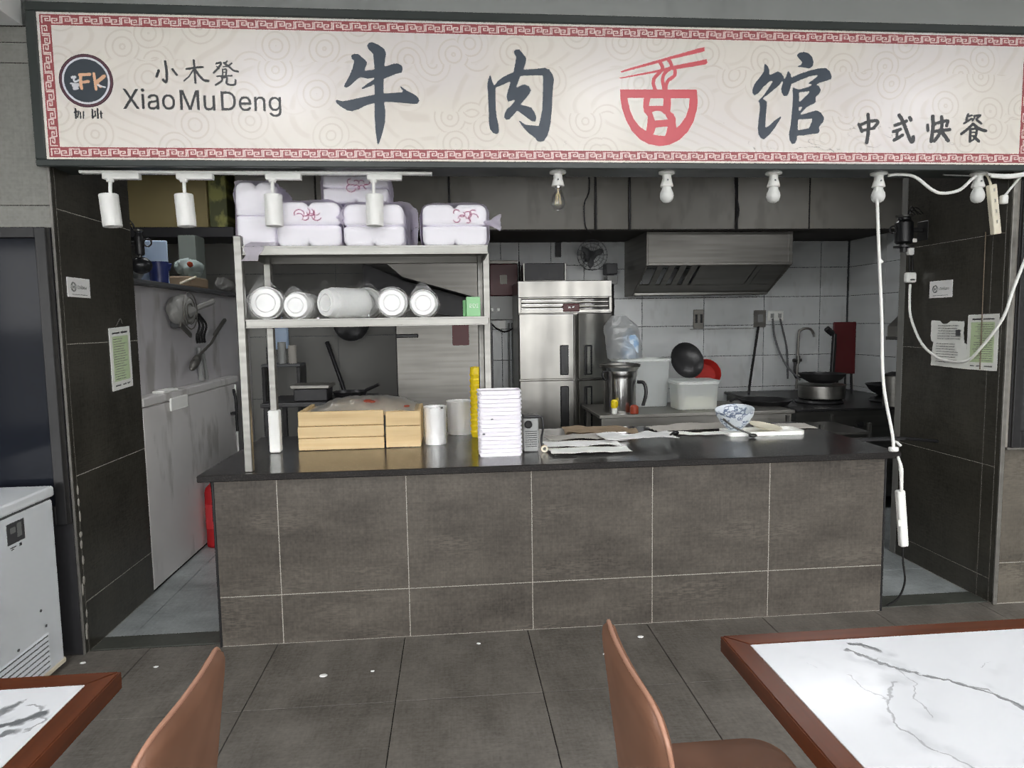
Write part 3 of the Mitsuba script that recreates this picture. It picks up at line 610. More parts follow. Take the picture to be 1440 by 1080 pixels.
keys += run(PX0 + fo, PX0 + fi, PZ0 + .058, PZ1 - .058, True, 13) + run(PX1 - fi, PX1 - fo, PZ0 + .058, PZ1 - .058, True, 13)
add('border_keys', cat([ink(k, 1) for k in keys]), 'fret_pale_mat', sign, label='pale pink key pattern along the border', kind='stuff')
for nm in ('niu', 'rou', 'guan'):
    add('character', ink(solid(nm)), 'ink_mat', sign, label='large slate-grey brush character')
bowl_shape = solid('bowl').difference(unary_union([Polygon(h) for h in INK_POLYGONS['bowl'][1]])).union(strokes(INK_STROKES['noodle']))
add('bowl_emblem', ink(bowl_shape), 'emblem_red_mat', sign, label='red noodle bowl with chopsticks standing for a character')
for nm in ('xiao', 'mu', 'deng', 'zhong', 'shi', 'kuai', 'can'):
    add('small_character', ink(strokes(INK_STROKES[nm])), 'ink_dark_mat', sign, label='small dark brush character')
for word, (a, b, c_) in LATIN:
    m = meshkit.text_mesh(word, 1.0, 0.02)
    w0, w1 = m.bounds[0][0], m.bounds[1][0]
    v = m.vertices.copy()
    h = c_[1] - a[1]
    X = a[0] + (v[:, 0] - w0) / (w1 - w0) * (b[0] - a[0]); Z = a[1] + v[:, 1] * h
    m.vertices = np.stack([X, SIGN_Y - 0.0023 + v[:, 2] * 0.1 * 0, Z], 1) + np.stack([v[:, 2] * 0, -0.0005 * (v[:, 2] > 0.01) + 0.002 * (v[:, 2] <= 0.01), v[:, 2] * 0], 1)
    add('word', m, 'ink_dark_mat', sign, label='thin dark latin lettering')
rc = Point(*ROUNDEL[0]); R = ROUNDEL[1]
def oval(r): return affinity.scale(Point(*ROUNDEL[0]).buffer(r, quad_segs=24), 1.0, 1.0)
rd = add('roundel', ink(oval(R[0])), 'roundel_line_mat', sign, label='round logo with orange letters FK')
add('ring', ink(oval(R[0] - .005).difference(oval(R[1] + .003)), 1), 'roundel_ring_mat', rd)
add('ring', ink(oval(R[1] - .002).difference(oval(R[3] - .001)), 1), 'roundel_white_mat', rd)
add('core', ink(oval(R[3] - .001), 1), 'roundel_core_mat', rd)
add('letters', ink(strokes(INK_STROKES['logo_letters'], -.001), 2), 'peach_mat', rd)
for g in strokes(INK_STROKES['logo_white']).geoms: add('mark', ink(g, 3), 'roundel_white_mat', rd)
for a, b, w in ((0, 5, 'first'), (5, 11, 'second')): add('small_character', ink(strokes(INK_STROKES['fk_sub'][a:b])), 'ink_dark_mat', sign, label=w + ' of two worn small characters under the round logo')

# ------------------------------------------------------------------ track with four spotlights, five bulb holders
track = thing('light_track', 'white lighting track under the left half of the sign', 'track')
add('rail', bx(-1.715, -0.083, 3.402, 3.438, 2.330, 2.3435, .003), 'white_plastic_mat', track)
add('end_cap', bx(-1.722, -1.712, 3.400, 3.440, 2.329, 2.3435, .003), 'white_plastic_mat', track)
add('end_cap', bx(-0.086, -0.076, 3.400, 3.440, 2.329, 2.3435, .003), 'white_plastic_mat', track)
spots = [(-1.621, -1.595, 4.0, 'at the left end of the white track'), (-1.286, -1.254, 3.0, 'second from the left end of the white track'),
         (-0.874, -0.845, 0.0, 'in front of the leftmost foam boxes'), (-0.392, -0.364, -1.0, 'last on the white track, nearest its right end')]
for xa, xc, tilt, where in spots:
    t = thing('track_spotlight', f'white cylindrical track spotlight hanging {where}', 'spotlight', 'track spotlights under the sign')
    add('adapter', cat(bx(xa, xa + .168, 3.403, 3.437, 2.304, 2.331, .003), lathe([(0, 0), (.016, 0), (.02, .012), (.02, .016), (0, .016)], 20, (xa + .030, 3.42, 2.292))), 'white_plastic_mat', t)
    add('stem', tube([(xa + .030, 3.42, 2.30), (xc, 3.42, 2.225)], .0085, 12), 'white_plastic_mat', t, smooth=40)
    r, h = .0425, .152
    prof = [(0, h), (r - .004, h), (r, h - .004), (r, .002), (r - .002, 0), (r - .006, 0), (r - .008, .02), (0, .02)]
    m = lathe(prof[::-1], 36); m = place(m, (xc + .002, 3.42, 2.084), ry=-tilt)
    add('can', m, 'white_plastic_mat', t, smooth=35)
    lens = place(lathe([(0, .010), (r - .009, .010), (r - .009, .019), (0, .019)], 30), (xc + .002, 3.42, 2.084), ry=-tilt)
    add('lens', lens, 'black_plastic_mat', t, smooth=35, label='dark lens in the mouth of the can')
BULB = [(0.0, -.118), (.012, -.117), (.024, -.111), (.031, -.100), (.0345, -.085), (.033, -.068), (.027, -.050), (.020, -.034), (.0165, -.020), (.016, 0)]
A60 = [(0.0, -.080), (.014, -.078), (.026, -.070), (.033, -.056), (.0345, -.044), (.032, -.030), (.026, -.016), (.021, -.002), (.020, .004), (0, .004)]
def holder(x, y, kind, label):
    t = thing('light_bulb', label, 'light bulb', 'bulbs in white holders under the sign')
    z = 2.352
    h = add('holder', lathe([(0, 0), (.040, 0), (.042, -.004), (.041, -.011), (.024, -.016), (.0215, -.018), (.023, -.036), (.030, -.062), (.033, -.072), (.031, -.075), (0, -.075)], 32, (x, y, z)), 'white_plastic_mat', t, smooth=35)
    add('terminal_hole', lathe([(0, 0), (.004, 0), (.0045, .003), (0, .003)], 10, (x - .004, y - .0265, z - .046), 'y'), 'dark_grey_mat', h)
    if kind == 'clear':
        add('glass', lathe(BULB + [(max(r - .0016, 0), h + .0012) for r, h in BULB[::-1]], 36, (x, y, z - .073)), 'bulb_glass_mat', t, smooth=True, label='clear tapered bulb glass')
        add('screw_cap', lathe([(0, -.008), (.013, -.008), (.013, .002), (0, .002)], 20, (x, y, z - .076)), 'chrome_mat', t, smooth=35)
        fil = [tube([(x, y, z - .082), (x, y, z - .115)], .003, 6)]
        for k in range(7):
            a = k * 2 * math.pi / 7
            fil.append(tube([(x + .008 * math.cos(a), y + .008 * math.sin(a), z - .108), (x + .017 * math.cos(a), y + .017 * math.sin(a), z - .165)], .0014, 5))
        add('filament', cat(fil), 'filament_mat', t, label='pale yellow filaments inside the clear glass')
    else:
        add('globe', lathe(A60, 32, (x, y, z - .076)), 'bulb_white_mat', t, smooth=35)
holder(.549, 3.42, 'clear', 'clear filament bulb in a white holder, leftmost of the five bulbs')
holder(1.108, 3.42, 'white', 'white round bulb next to the clear filament bulb')
holder(1.672, 3.42, 'white', 'white round bulb in the middle of the row of five bulbs')
holder(2.243, 3.42, 'white', 'white round bulb from which a white cable drops to the counter')
holder(2.800, 3.42, 'white', 'white round bulb beside the hanging cream socket strip')

# ------------------------------------------------------------------ counter
CT = 0.886     # height of the stone worktop
counter = thing('serving_counter', 'serving counter clad in dark grey-brown cement tiles under the black worktop', 'counter')
add('core', cat(bx(-1.1835, 2.3035, FRONT + 0.0015, 4.40, 0.0, CT - 0.034, 0.002)), 'grout_light_mat', counter)
cx = [-1.185] + [-0.880 + TILE * k for k in range(5)] + [2.305]
tiles(counter, grid(cx, [0.002, 0.257, CT - 0.035], 0.0045), 'counter_tile_mat', 'y', FRONT, -1, 0.014)
tiles(counter, grid([FRONT + .004, 4.0, 4.40], [0.002, 0.257, CT - 0.035], 0.004), 'counter_tile_mat', 'x', -1.185, -1, 0.014)
tiles(counter, grid([FRONT + .004, 4.0, 4.40], [0.002, 0.257, CT - 0.035], 0.004), 'counter_tile_mat', 'x', 2.305, +1, 0.014)
for x in (-1.190, 2.298): add('corner_strip', bx(x, x + .012, FRONT - 0.004, FRONT + 0.01, 0.0, CT - .035), 'black_metal_mat', counter, label='thin black metal strip on the outer corner')
wt = thing('stone_worktop', 'polished black stone worktop on the tiled serving counter', 'worktop')
add('slab', bx(-1.243, 2.362, 3.327, 4.46, CT - 0.034, CT, 0.004), 'granite_mat', wt)

# folding bracket with white pegs right of the worktop
t = thing('flap_bracket', 'small black folding bracket with two white pegs beyond the right end of the worktop', 'bracket')
add('arm', bx(2.366, 2.72, 3.80, 3.84, CT - .03, CT - .012, .003), 'black_metal_mat', t)
add('brace', tube([(2.72, 3.82, CT - .02), (2.958, 3.84, CT - .05)], .010, 8), 'black_metal_mat', t)
add('peg', tube([(2.47, 3.82, CT - .03), (2.47, 3.815, CT - .08)], .009, 8), 'white_plastic_mat', t)
add('peg', tube([(2.66, 3.82, CT - .03), (2.70, 3.815, CT - .065)], .009, 8), 'white_plastic_mat', t)

# ------------------------------------------------------------------ steel rack
rack = thing('steel_rack', 'two-tier stainless steel rack standing on the left part of the worktop', 'rack')
RX0, RX1, RY0, RY1 = -1.030, 0.196, 3.372, 3.905
for k, (x, y) in enumerate(((RX0, RY0), (RX1 - .018, 3.735), (RX0 + .004, RY1 - .036), (RX1 - .042, RY1 - .036))):
    lg = add('leg', bx(x, x + .04, y, y + .036, CT, 2.035 if y < 3.5 else 1.984, .004), 'steel_mat', rack)
    if k == 2: add('wrapping', softbox(x - .012, x + .050, y - .012, y + .05, CT + .002, CT + .245, .012), 'white_plastic_mat', lg, smooth=40, label='white wrapping round the foot of the rear leg')
for z0, z1 in ((1.942, 1.984), (1.592, 1.634)):
    s = add('shelf', cat(bx(RX0 + .04, RX1 - .006, RY0 + .004, RY0 + .016, z0, z1, .003), bx(RX0 + .04, RX1 - .04, RY1 - .016, RY1 - .004, z0, z1, .003),
                         bx(RX0 + .006, RX0 + .018, RY0 + .036, RY1 - .036, z0, z1, .003), bx(RX1 - .018, RX1 - .006, RY0 + .036, RY1 - .036, z0, z1, .003),
                         bx(RX0 + .018, RX1 - .018, RY0 + .016, RY1 - .016, z1 - .004, z1, .001)), 'steel_mat', rack)
    add('lip', cat(bx(RX0 + .04, RX1 - .006, RY0 + .002, RY0 + .006, z1 - .008, z1 + .001, .001), bx(RX0 + .04, RX1 - .006, RY0 + .002, RY0 + .006, z0, z0 + .007, .001)), 'steel_mat', s)
SH1, SH2 = 1.985, 1.6345

# ------------------------------------------------------------------ foam lunch boxes, bagged, on the top shelf
def loft(rings):
    """Closed solid from rings of equal point count (each n x 3), capped at both ends."""
    n = len(rings[0]); V = np.vstack(list(rings) + [rings[0].mean(0)[None], rings[-1].mean(0)[None]])
    F = []
    for k in range(len(rings) - 1):
        for j in range(n):
            a, b = k * n + j, k * n + (j + 1) % n
            F += [[a, b, b + n], [a, b + n, a + n]]
    last = (len(rings) - 1) * n
    F += [[len(V) - 2, (j + 1) % n, j] for j in range(n)] + [[len(V) - 1, last + j, last + (j + 1) % n] for j in range(n)]
    return trimesh.Trimesh(V, F, process=False)
def around(poly, c, n):
    """Points of the outline seen from c at even angles."""
    out = []
    for a in np.linspace(0, 2 * math.pi, n, endpoint=False):
        g = LineString([c, (c[0] + math.cos(a), c[1] + math.sin(a))]).intersection(poly.exterior)
        pts = [g] if g.geom_type == 'Point' else [q for q in getattr(g, 'geoms', []) if q.geom_type == 'Point'] or [Point(g.coords[0])]
        p = max(pts, key=lambda q: (q.x - c[0]) ** 2 + (q.y - c[1]) ** 2)
        out.append((p.x, p.y))
    return np.array(out)
def foam_box(w, h, d):
    """A closed foam box standing on edge: an upper and a lower half, each of two rounded lobes with a notch between them."""
    r = min(.040, h * .2)
    whole = rrect(-w / 2, .004, 0, h, r).union(rrect(-.004, w / 2, 0, h, r)).buffer(.003).buffer(-.003)
    ms = []
    for z0, z1 in ((-1, h / 2 - .0006), (h / 2 + .0006, 2)):
        half = whole.intersection(sbox(-1, z0, 1, z1))
        c = (0.0, h * (.27 if z0 < 0 else .73))
        rings = []
        for off, y in ((-.030, .0), (-.016, .0015), (-.007, .006), (-.002, .013), (0, .022), (0, d - .012), (-.006, d)):
            b = half.buffer(off * min(1, h / .22))
            b = max(b.geoms, key=lambda g: g.area) if b.geom_type == 'MultiPolygon' else b
            p = around(b, c, 72)
            rings.append(np.column_stack([p[:, 0], np.full(len(p), y), p[:, 1]]))
        ms.append(loft(rings))
    return cat(ms)

def scribble(cx, cz, s, y, seed):
    """A printed emblem of loose curls."""
    q = np.random.default_rng(seed)
    L = []
    for k in range(8):
        a0 = q.uniform(0, 6.28); rr = q.uniform(.25, .5) * s
        x0, z0 = cx + (k % 4 - 1.5) * .33 * s, cz + (.28 if k > 3 else -.05) * s + q.uniform(-.1, .1) * s
        ang = np.linspace(a0, a0 + q.uniform(2.5, 4.5), 7)
        L.append(LineString(np.stack([x0 + rr * .6 * np.cos(ang), z0 + rr * .5 * np.sin(ang)], 1)).buffer(.0016, quad_segs=2))
    return extrude_xz(unary_union(L), y - .0006, y + .001)

def bag_sleeve(w, h, d, seed, grow=.012, knot=None, y_open=.02, n=64, m=12, flare=.0):
    """A crumpled bag round a bundle, open at the front; behind it closes to a gathered end."""
    def f(U, V):
        a = U * 2 * math.pi
        c, s = np.cos(a), np.sin(a)
        e = 0.36
        X = (w / 2 + grow) * np.sign(c) * np.abs(c) ** e
        Z = h / 2 + (h / 2 + grow) * np.sign(s) * np.abs(s) ** e
        Y = y_open + V * (d + .03 - y_open)
        k = np.clip((V - .82) / .18, 0, 1)
        X = X * (1 - .9 * k); Z = h / 2 + (Z - h / 2) * (1 - .9 * k)
        nn = meshkit.fbm(np.stack([X * 22, Y * 16, Z * 22], -1), 3, seed) - .5
        X = X + nn * .020 * np.sign(c) + flare * (1 - V) ** 3 * np.maximum(c, 0); Z = np.maximum(Z + nn * .018 * np.sign(s), .0015)
        Y = Y + (meshkit.noise(np.stack([c * 5, s * 5, V * 0], -1), seed) - .5) * .05 * (1 - V)
        return X, Y, Z
    return grid_sheet(f, n, m)

def bundle(x, y, z, w, h, d, label, n=4, logo=None, seed=1, rz=0.0, flare=0.0, knot=None, tail=None, reach=.075):
    t = thing('foam_box_bundle', label, 'box bundle', 'bagged foam boxes on the rack')
    tw = T().translate([x, y, z]).rotate([0, 0, 1], rz)
    bd = d / n
    ply = mikit.ply(foam_box(w, h, bd - .001), 'foam_mat', smooth=50)
    for k in range(n):
        add_shared('foam_box', ply, t, None, tw @ T().translate([0, k * bd, 0.002]))
    if logo:
        lx, lz, s = logo
        m = scribble(lx, lz, s, -.0035, seed)
        key = add('print', m, 'foam_print_mat', t, label='small purplish red printed emblem'); scene[key]['to_world'] = tw
    b = bag_sleeve(w, h, d, seed, flare=flare)
    key = add('plastic_bag', b, 'violet_film_mat', t, smooth=True, label='thin violet plastic bag'); scene[key]['to_world'] = tw
    if knot:
        kx, kz = knot
        def f(U, V):
            a = U * 2 * math.pi
            r = .008 + .035 * V ** 1.5
            nn = meshkit.fbm(np.stack([np.cos(a) * 3, np.sin(a) * 3, V * 3], -1), 2, seed + 5) - .5
            return kx + reach * V + nn * .02 * V, .012 - .02 * V + r * np.cos(a) * .5 + nn * .02, kz + r * np.sin(a) + nn * .02
        key = add('knot', cat(grid_sheet(f, 20, 6), place(trimesh.creation.icosphere(2, .012), (kx, .012, kz))), 'violet_film_mat', t, smooth=True, label='knotted mouth of the bag'); scene[key]['to_world'] = tw
    if tail:
        tx, tz = tail
        def f(U, V):
            a = (U - .5) * 2; fwd = np.clip(V / .45, 0, 1); dn = np.clip((V - .4) / .6, 0, 1)
            nn = meshkit.fbm(np.stack([U * 4, V * 4, U * 0], -1), 3, seed + 9) - .5
            return tx + .06 * a * (1 - .4 * V) - .03 * V + nn * .03, -.01 - .128 * fwd + nn * .008, tz * (1 - fwd) + .004 - .075 * dn + nn * .006 * (1 - fwd)
        key = add('bag_tail', grid_sheet(f, 22, 10), 'violet_film_mat', t, smooth=True, label='loose tail of the bag hanging over the shelf edge'); scene[key]['to_world'] = tw
    return t
bundle(-.952, 3.51, SH1, .200, .328, .36, 'tall bundle of white foam boxes, leftmost on the top shelf', 4, None, 3, tail=(.03, .03))
bundle(-.694, 3.478, SH1, .312, .226, .40, 'foam boxes with a violet bag knot, second bundle from the left on the top shelf', 5, (.0, .15, .085), 4, knot=(.140, .150), reach=.03)
bundle(-.375, 3.478, SH1, .300, .216, .40, 'bundle of white foam boxes behind the rightmost spotlight', 5, None, 5, flare=.06)
bundle(.030, 3.478, SH1, .325, .214, .40, 'bundle of white foam boxes alone at the right end of the top shelf', 5, (.052, .145, .085), 6, knot=(.155, .125))
bundle(-.476, 3.60, SH1 + .238, .33, .16, .22, 'bundle of foam boxes in a violet bag lying on top of the other bundles', 3, (.02, .085, .08), 8)

# ------------------------------------------------------------------ white bowls in clear film on the lower shelf
def bowl_roll(r, n, step=.014):
    """A nested roll of shallow bowls, lying: rims show as fine ridges. Runs from 0 towards -z of the lathe."""
    prof = [(0, .0015), (r * .82, .0015), (r * .85, 0), (r * .88, .002), (r * .95, .030)]
    for k in range(n):
        z = .030 + k * step
        prof += [(r * .90, z + .002), (r * .97, z + step * .55), (r, z + step * .62), (r, z + step * .86), (r * .90, z + step)]
    z = .030 + n * step
    prof += [(r * .86, z), (0, z - .01)]
    return prof
def film(r0, r1, L, seed, point=0.0, n=40, m=16):
    """Crumpled clear film round a roll lying along y, gathered at its far end; point pulls it up to a peak in front."""
    def f(U, V):
        a = U * 2 * math.pi
        r = (r0 + (r1 - r0) * V) * np.where(V > .9, 1 - (V - .9) * 6, 1)
        nn = meshkit.fbm(np.stack([np.cos(a) * 3, np.sin(a) * 3, V * 6], -1), 3, seed) - .5
        rr = r * (1 + .30 * nn * (.4 + V)) + .005
        pk = point * np.maximum(np.sin(a), 0) ** 8 * np.exp(-V * 5)
        return rr * np.cos(a) - pk * .2, -.004 + V * L + nn * .01, np.maximum((rr + pk) * np.sin(a), -r0 * .985)
    return grid_sheet(f, n, m)
def bowls(x, y, r, n, label, seed, rz=0.0, point=0.0, step=.012, base=SH2, first=0.0):
    t = thing('bowl_stack', label, 'bowl stack', 'rolls of white bowls on the lower shelf')
    tw = T().translate([x, y, base + r + .001]).rotate([0, 0, 1], rz)
    L = .03 + n * step
    m = lathe(bowl_roll(r, n, step), 40, axis='y')
    m.vertices[:, 1] *= -1 if m.bounds[0][1] < -1e-6 else 1
    k = add('bowls', m, 'ceramic_mat', t, smooth=30); scene[k]['to_world'] = tw
    k = add('foot_ring', place(trimesh.creation.torus(r * .56, .0028, 36, 6), (0, -.001, 0), rx=90), 'ceramic_mat', t, smooth=True); scene[k]['to_world'] = tw
    k = add('film', film(r * 1.01, r * 1.05, L + .05, seed, point), 'clear_film_mat', t, smooth=True, label='clear crumpled plastic film'); scene[k]['to_world'] = tw
bowls(-.925, 3.50, .083, 16, 'thick roll of white bowls in crinkled clear film, leftmost on the lower shelf', 21, 8, .045)
bowls(-.769, 3.46, .068, 18, 'roll of white bowls second from the left on the lower shelf', 22, -4, .02)
bowls(-.622, 3.46, .078, 17, 'long roll of white bowls lying slantwise in the middle of the lower shelf', 23, -42, .03)
bowls(-.46, 3.755, .085, 4, 'short roll of white bowls behind the slanting long roll', 24, 0, .04)
bowls(-.293, 3.44, .074, 14, 'roll of white bowls with a bare round end in the middle of the lower shelf', 25, 0)
bowls(-.138, 3.45, .070, 16, 'roll of white bowls whose film is twisted to a peak, rightmost on the lower shelf', 26, 0, .030)
t = thing('green_carton', 'small green carton with pale lettering at the right end of the lower shelf', 'carton')
add('box', bx(.079, .150, 3.45, 3.55, SH2, SH2 + .100, .002), 'green_card_mat', t)
m = meshkit.text_mesh('EDI', .019, .001); m = place(m, (0, 0, 0), rx=90); m.apply_translation([.096 - m.bounds[0][0], 3.4495, SH2 + .045])
add('lettering', m, 'paper_white_mat', t)
add('side_flap', bx(.062, .0785, 3.47, 3.545, SH2, SH2 + .085, .002), 'green_side_mat', t)

# ------------------------------------------------------------------ on the worktop
t = thing('noodle_crate', 'low crate of pale wooden boards with crumpled wrapping on top', 'crate')
CY = 3.905
zs = [CT + .001, CT + .072, CT + .140, CT + .226]
for k in range(3):
    for (x0, x1, dy, dz) in ((-.885, -.402, 0, 0), (-.394, -.192, .012, -.012 * (k > 0))):
        add('board', bx(x0 + float(rng.uniform(-.003, .003)), x1, CY + dy + float(rng.uniform(-.002, .003)), CY + dy + .02, zs[k] + .0015 + dz, zs[k + 1] - .0015 + dz, .003), 'crate_wood_mat', t)
        add('board', bx(x0 if x0 < -.5 else x1 - .02, x0 + .02 if x0 < -.5 else x1, CY + dy + .022, CY + .40, zs[k] + .0015 + dz, zs[k + 1] - .0015 + dz, .003), 'crate_wood_mat', t)
add('lid', bx(-.86, -.20, CY + .024, CY + .39, CT + .19, CT + .212, .003), 'crate_top_mat', t)
def heap(U, V):
    X = -.83 + .60 * U; Y = CY + .02 + .34 * V
    e = np.clip(1 - np.abs(U * 2 - 1.06) ** 3.0, 0, 1) * np.clip(1 - np.abs(V * 2 - 1) ** 3, 0, 1)
    Z = CT + .205 + .072 * e + .014 * e * (meshkit.fbm(np.stack([X * 22, Y * 22, X * 0], -1), 3, 11) - .5)
    return X, Y, Z
add('contents', thicken(grid_sheet(heap, 60, 30), .004), 'crate_top_mat', t, smooth=True, label='wrapped pale noodles heaped in the crate')
def wrap(U, V):
    X, Y, Z = heap(U, V)
    return X * 1.0 + .012 * (U - .5), Y, Z + .012 + .018 * (meshkit.fbm(np.stack([X * 30, Y * 30, X * 0], -1), 3, 12) - .5)
add('film', grid_sheet(wrap, 60, 30), 'haze_film_mat', t, smooth=True, label='crumpled clear plastic over the contents')
red = []
for x, y, s in ((-.50, 4.0, .030), (-.455, 4.02, .024), (-.56, 4.03, .022), (-.27, 3.96, .018), (-.47, 3.97, .020)):
    red.append(place(trimesh.creation.icosphere(2, 1).apply_scale([s, s * .8, s * .35]), (x, y, CT + .268 - (.03 if x > -.3 else 0))))
add('sauce_packet', cat(red), 'sauce_mat', t, smooth=True, label='reddish packets under the film')

def tub(x, y, r, h, label, filmed=False, rim=.004):
    t = thing('white_tub', label, 'tub', 'white round tubs on the worktop')
    add('body', lathe([(0, 0), (r * .93, 0), (r * .95, .003), (r, h - .012), (r + rim, h - .010), (r + rim, h), (r - .003, h), (r - .006, h - .03), (0, h - .03)], 44, (x, y, CT + .001)), 'ceramic_mat', t, smooth=30)
    if filmed:
        def f(U, V):
            a = U * 2 * math.pi
            nn = meshkit.fbm(np.stack([np.cos(a) * 4, np.sin(a) * 4, V * 5], -1), 3, 31) - .5
            r2 = r * 1.07 + .010 * nn
            return x + r2 * np.cos(a), y + r2 * np.sin(a), CT + .002 + V * (h + .012) + nn * .012 * V
        add('film', grid_sheet(f, 40, 12), 'clear_film_mat', t, smooth=True, label='clear plastic sleeve')
    return t
tub(-.108, 4.02, .066, .225, 'white tub in a clear plastic sleeve right of the wooden crate', True)
tub(.045, 4.37, .086, .215, 'plain white tub behind the tall stack of foam trays')
st = thing('foam_tray_stack', 'tall stack of white foam trays at the front edge of the worktop', 'tray stack')
ply = None
tray = thicken(grid_sheet(lambda U, V: (-.1 + .2 * U, -.075 + .15 * V, .020 * np.clip(np.maximum(np.abs(U * 2 - 1), np.abs(V * 2 - 1)) * 6 - 4.9, 0, 1)), 30, 24), .003)
n_t = 16
for k in range(n_t):
    z = CT + .001 + k * .0222
    w = .119
    m = cat(extrude_xy(rrect(-w + .002, w - .002, 0, .168, .022).difference(rrect(-w + .010, w - .010, .008, .160, .02)), z + .013, z + .0205),
            extrude_xy(rrect(-w + .008, w - .008, .006, .162, .022), z, z + .013))
    add('tray', place(m, (.249 + float(rng.uniform(-.0015, .0015)), 3.552 + float(rng.uniform(-.002, .002)), 0)), 'foam_mat', st)
add('mark', cat(extrude_xz(affinity.scale(Point(.205, CT + .205).buffer(.004), 1.4, 1), 3.5485, 3.552), extrude_xz(affinity.scale(Point(.16, CT + .125).buffer(.005), 1.5, .8), 3.5485, 3.552)), 'dark_grey_mat', st, label='two small dark smudges')
t = thing('yellow_cup_stack', 'tall stack of bright yellow cups behind the foam trays', 'cup stack')
prof = [(0, 0), (.030, 0)]
for k in range(11): prof += [(.034, .012 + k * .036), (.0385, .030 + k * .036), (.041, .033 + k * .036), (.041, .037 + k * .036), (.036, .039 + k * .036)]
prof += [(.034, .44), (0, .445)]
add('cups', lathe([(r, z) for r, z in prof], 32, (.146, 4.22, CT + .001)), 'yellow_mat', t, smooth=25)
# small radio
t = thing('portable_radio', 'small grey portable radio with a black corner right of the foam trays', 'radio')
add('case', softbox(.384, .468, 3.66, 3.74, CT + .001, CT + .19, .008), 'grey_plastic_mat', t, smooth=40)
add('speaker', lathe([(0, 0), (.020, 0), (.022, .004), (.016, .008), (0, .006)], 28, (.410, 3.657, CT + .155), 'y'), 'black_rubber_mat', t, smooth=30)
add('top_edge', softbox(.382, .474, 3.655, 3.745, CT + .188, CT + .204, .005), 'black_plastic_mat', t, smooth=40)
add('handle', tube([(.470, 3.66, CT + .196), (.486, 3.655, CT + .19), (.492, 3.652, CT + .14), (.482, 3.652, CT + .075), (.486, 3.65, CT + .03)], .006, 8, 5), 'black_plastic_mat', t, smooth=40)
add('grille', cat([bx(.392, .458, 3.657, 3.661, CT + .03 + k * .012, CT + .034 + k * .012, .001) for k in range(8)]), 'dark_grey_mat', t)
t = thing('tape_roll', 'small cream and orange roll lying beside the grey radio', 'roll')
add('core', lathe([(.010, 0), (.019, 0), (.019, .018), (.010, .018), (.010, 0)], 24, (.496, 3.65, CT + .020), 'y'), 'cream_plastic_mat', t, smooth=30)
add('label', lathe([(.0192, .003), (.0198, .003), (.0198, .010), (.0192, .010)], 24, (.496, 3.65, CT + .020), 'y'), 'copper_mat', t, smooth=30)

# papers and bags spread over the worktop
def sheet(name, label, catg, x, y, w, d, rz, bsdf, z=0.0, wave=.006, seed=1, group=None, th=.0012, corner=0.0, nu=26):
    rz_ = math.radians(rz)
    def f(U, V):
        a, b = (U - .5) * w, (V - .5) * d
        nn = meshkit.fbm(np.stack([U * 4, V * 4, U * 0], -1), 2, seed)
        return x + a * math.cos(rz_) - b * math.sin(rz_), y + a * math.sin(rz_) + b * math.cos(rz_), CT + z + .002 + th + wave * nn + corner * np.clip(U + V - 1.4, 0, 1) ** 2
    k = numbered(name)
    add(name, thicken(grid_sheet(f, nu, nu), th), bsdf, None, smooth=60, label=label, cat=catg, group=group)
    return k
for k, (x, y, w, d, rz, b, lab) in enumerate((
        (.74, 3.60, .44, .16, 2, 'paper_mat', 'white paper sheet nearest the worktop edge in the spread of papers'),
        (.72, 3.74, .42, .17, 3, 'paper_white_mat', 'white paper sheet second from the front in the spread of papers'),
        (.73, 3.88, .38, .16, 4, 'newsprint_mat', 'greyish paper sheet at the back of the spread of papers'))):
    sheet('paper_sheet', lab, 'paper', x, y, w, d, rz, b, z=.006 + .012 * k, wave=.014, seed=40 + k, group='papers spread on the worktop', nu=20)
sheet('white_plastic_bag', 'flat white plastic bag with a black handle on the papers', 'plastic bag', 1.06, 3.80, .42, .24, 4, 'ceramic_mat', z=.030, wave=.030, seed=44, th=.002, nu=30)
add('handle_loop', tube([(1.25, 3.77, CT + .052), (1.29, 3.80, CT + .066), (1.32, 3.84, CT + .05), (1.30, 3.90, CT + .03)], .006, 8, 6), 'black_plastic_mat', 'white_plastic_bag', smooth=40)
sheet('brown_paper', 'crumpled brownish wrapping paper behind the white papers', 'paper', .92, 4.16, .44, .24, 3, 'brown_card_mat', z=.002, wave=.05, seed=46)
sheet('newspaper', 'folded grey newspaper lying at the back of the worktop', 'newspaper', 1.56, 4.25, .58, .26, 4, 'newsprint_mat', z=.002, wave=.03, seed=47)
sheet('grey_board', 'thin grey cardboard sheet at the right of the worktop', 'cardboard', 2.17, 4.228, .36, .19, -4, 'newsprint_mat', z=.002, wave=.006, seed=48, th=.003)
sheet('clear_bag_sheet', 'crumpled pale plastic beside the blue patterned bowl', 'plastic bag', 1.50, 4.02, .36, .10, -12, 'paper_mat', z=.0, wave=.022, seed=49)
t = thing('white_tray', 'long white tray lying on the worktop under the blue patterned bowl', 'tray')
add('base', extrude_xy(rrect(1.675, 2.16, 3.93, 4.12, .03), CT + .001, CT + .010), 'white_plastic_mat', t)
add('rim', extrude_xy(rrect(1.675, 2.16, 3.93, 4.12, .03).difference(rrect(1.687, 2.148, 3.942, 4.108, .022)), CT + .010, CT + .026), 'white_plastic_mat', t)
t = thing('patterned_bowl', 'white bowl with a blue pattern tilted on the white tray', 'bowl')
bw = lathe([(0, 0), (.045, 0), (.048, .006), (.085, .045), (.112, .095), (.118, .128), (.113, .128), (.106, .095), (.080, .05), (.04, .014), (0, .012)], 48)
add('bowl', place(bw, (1.752, 4.03, CT + .034), ry=-6, rx=8), 'blue_print_mat', t, smooth=40)
t = thing('paper_plate', 'cream paper plate leaning in front of the patterned bowl', 'plate')
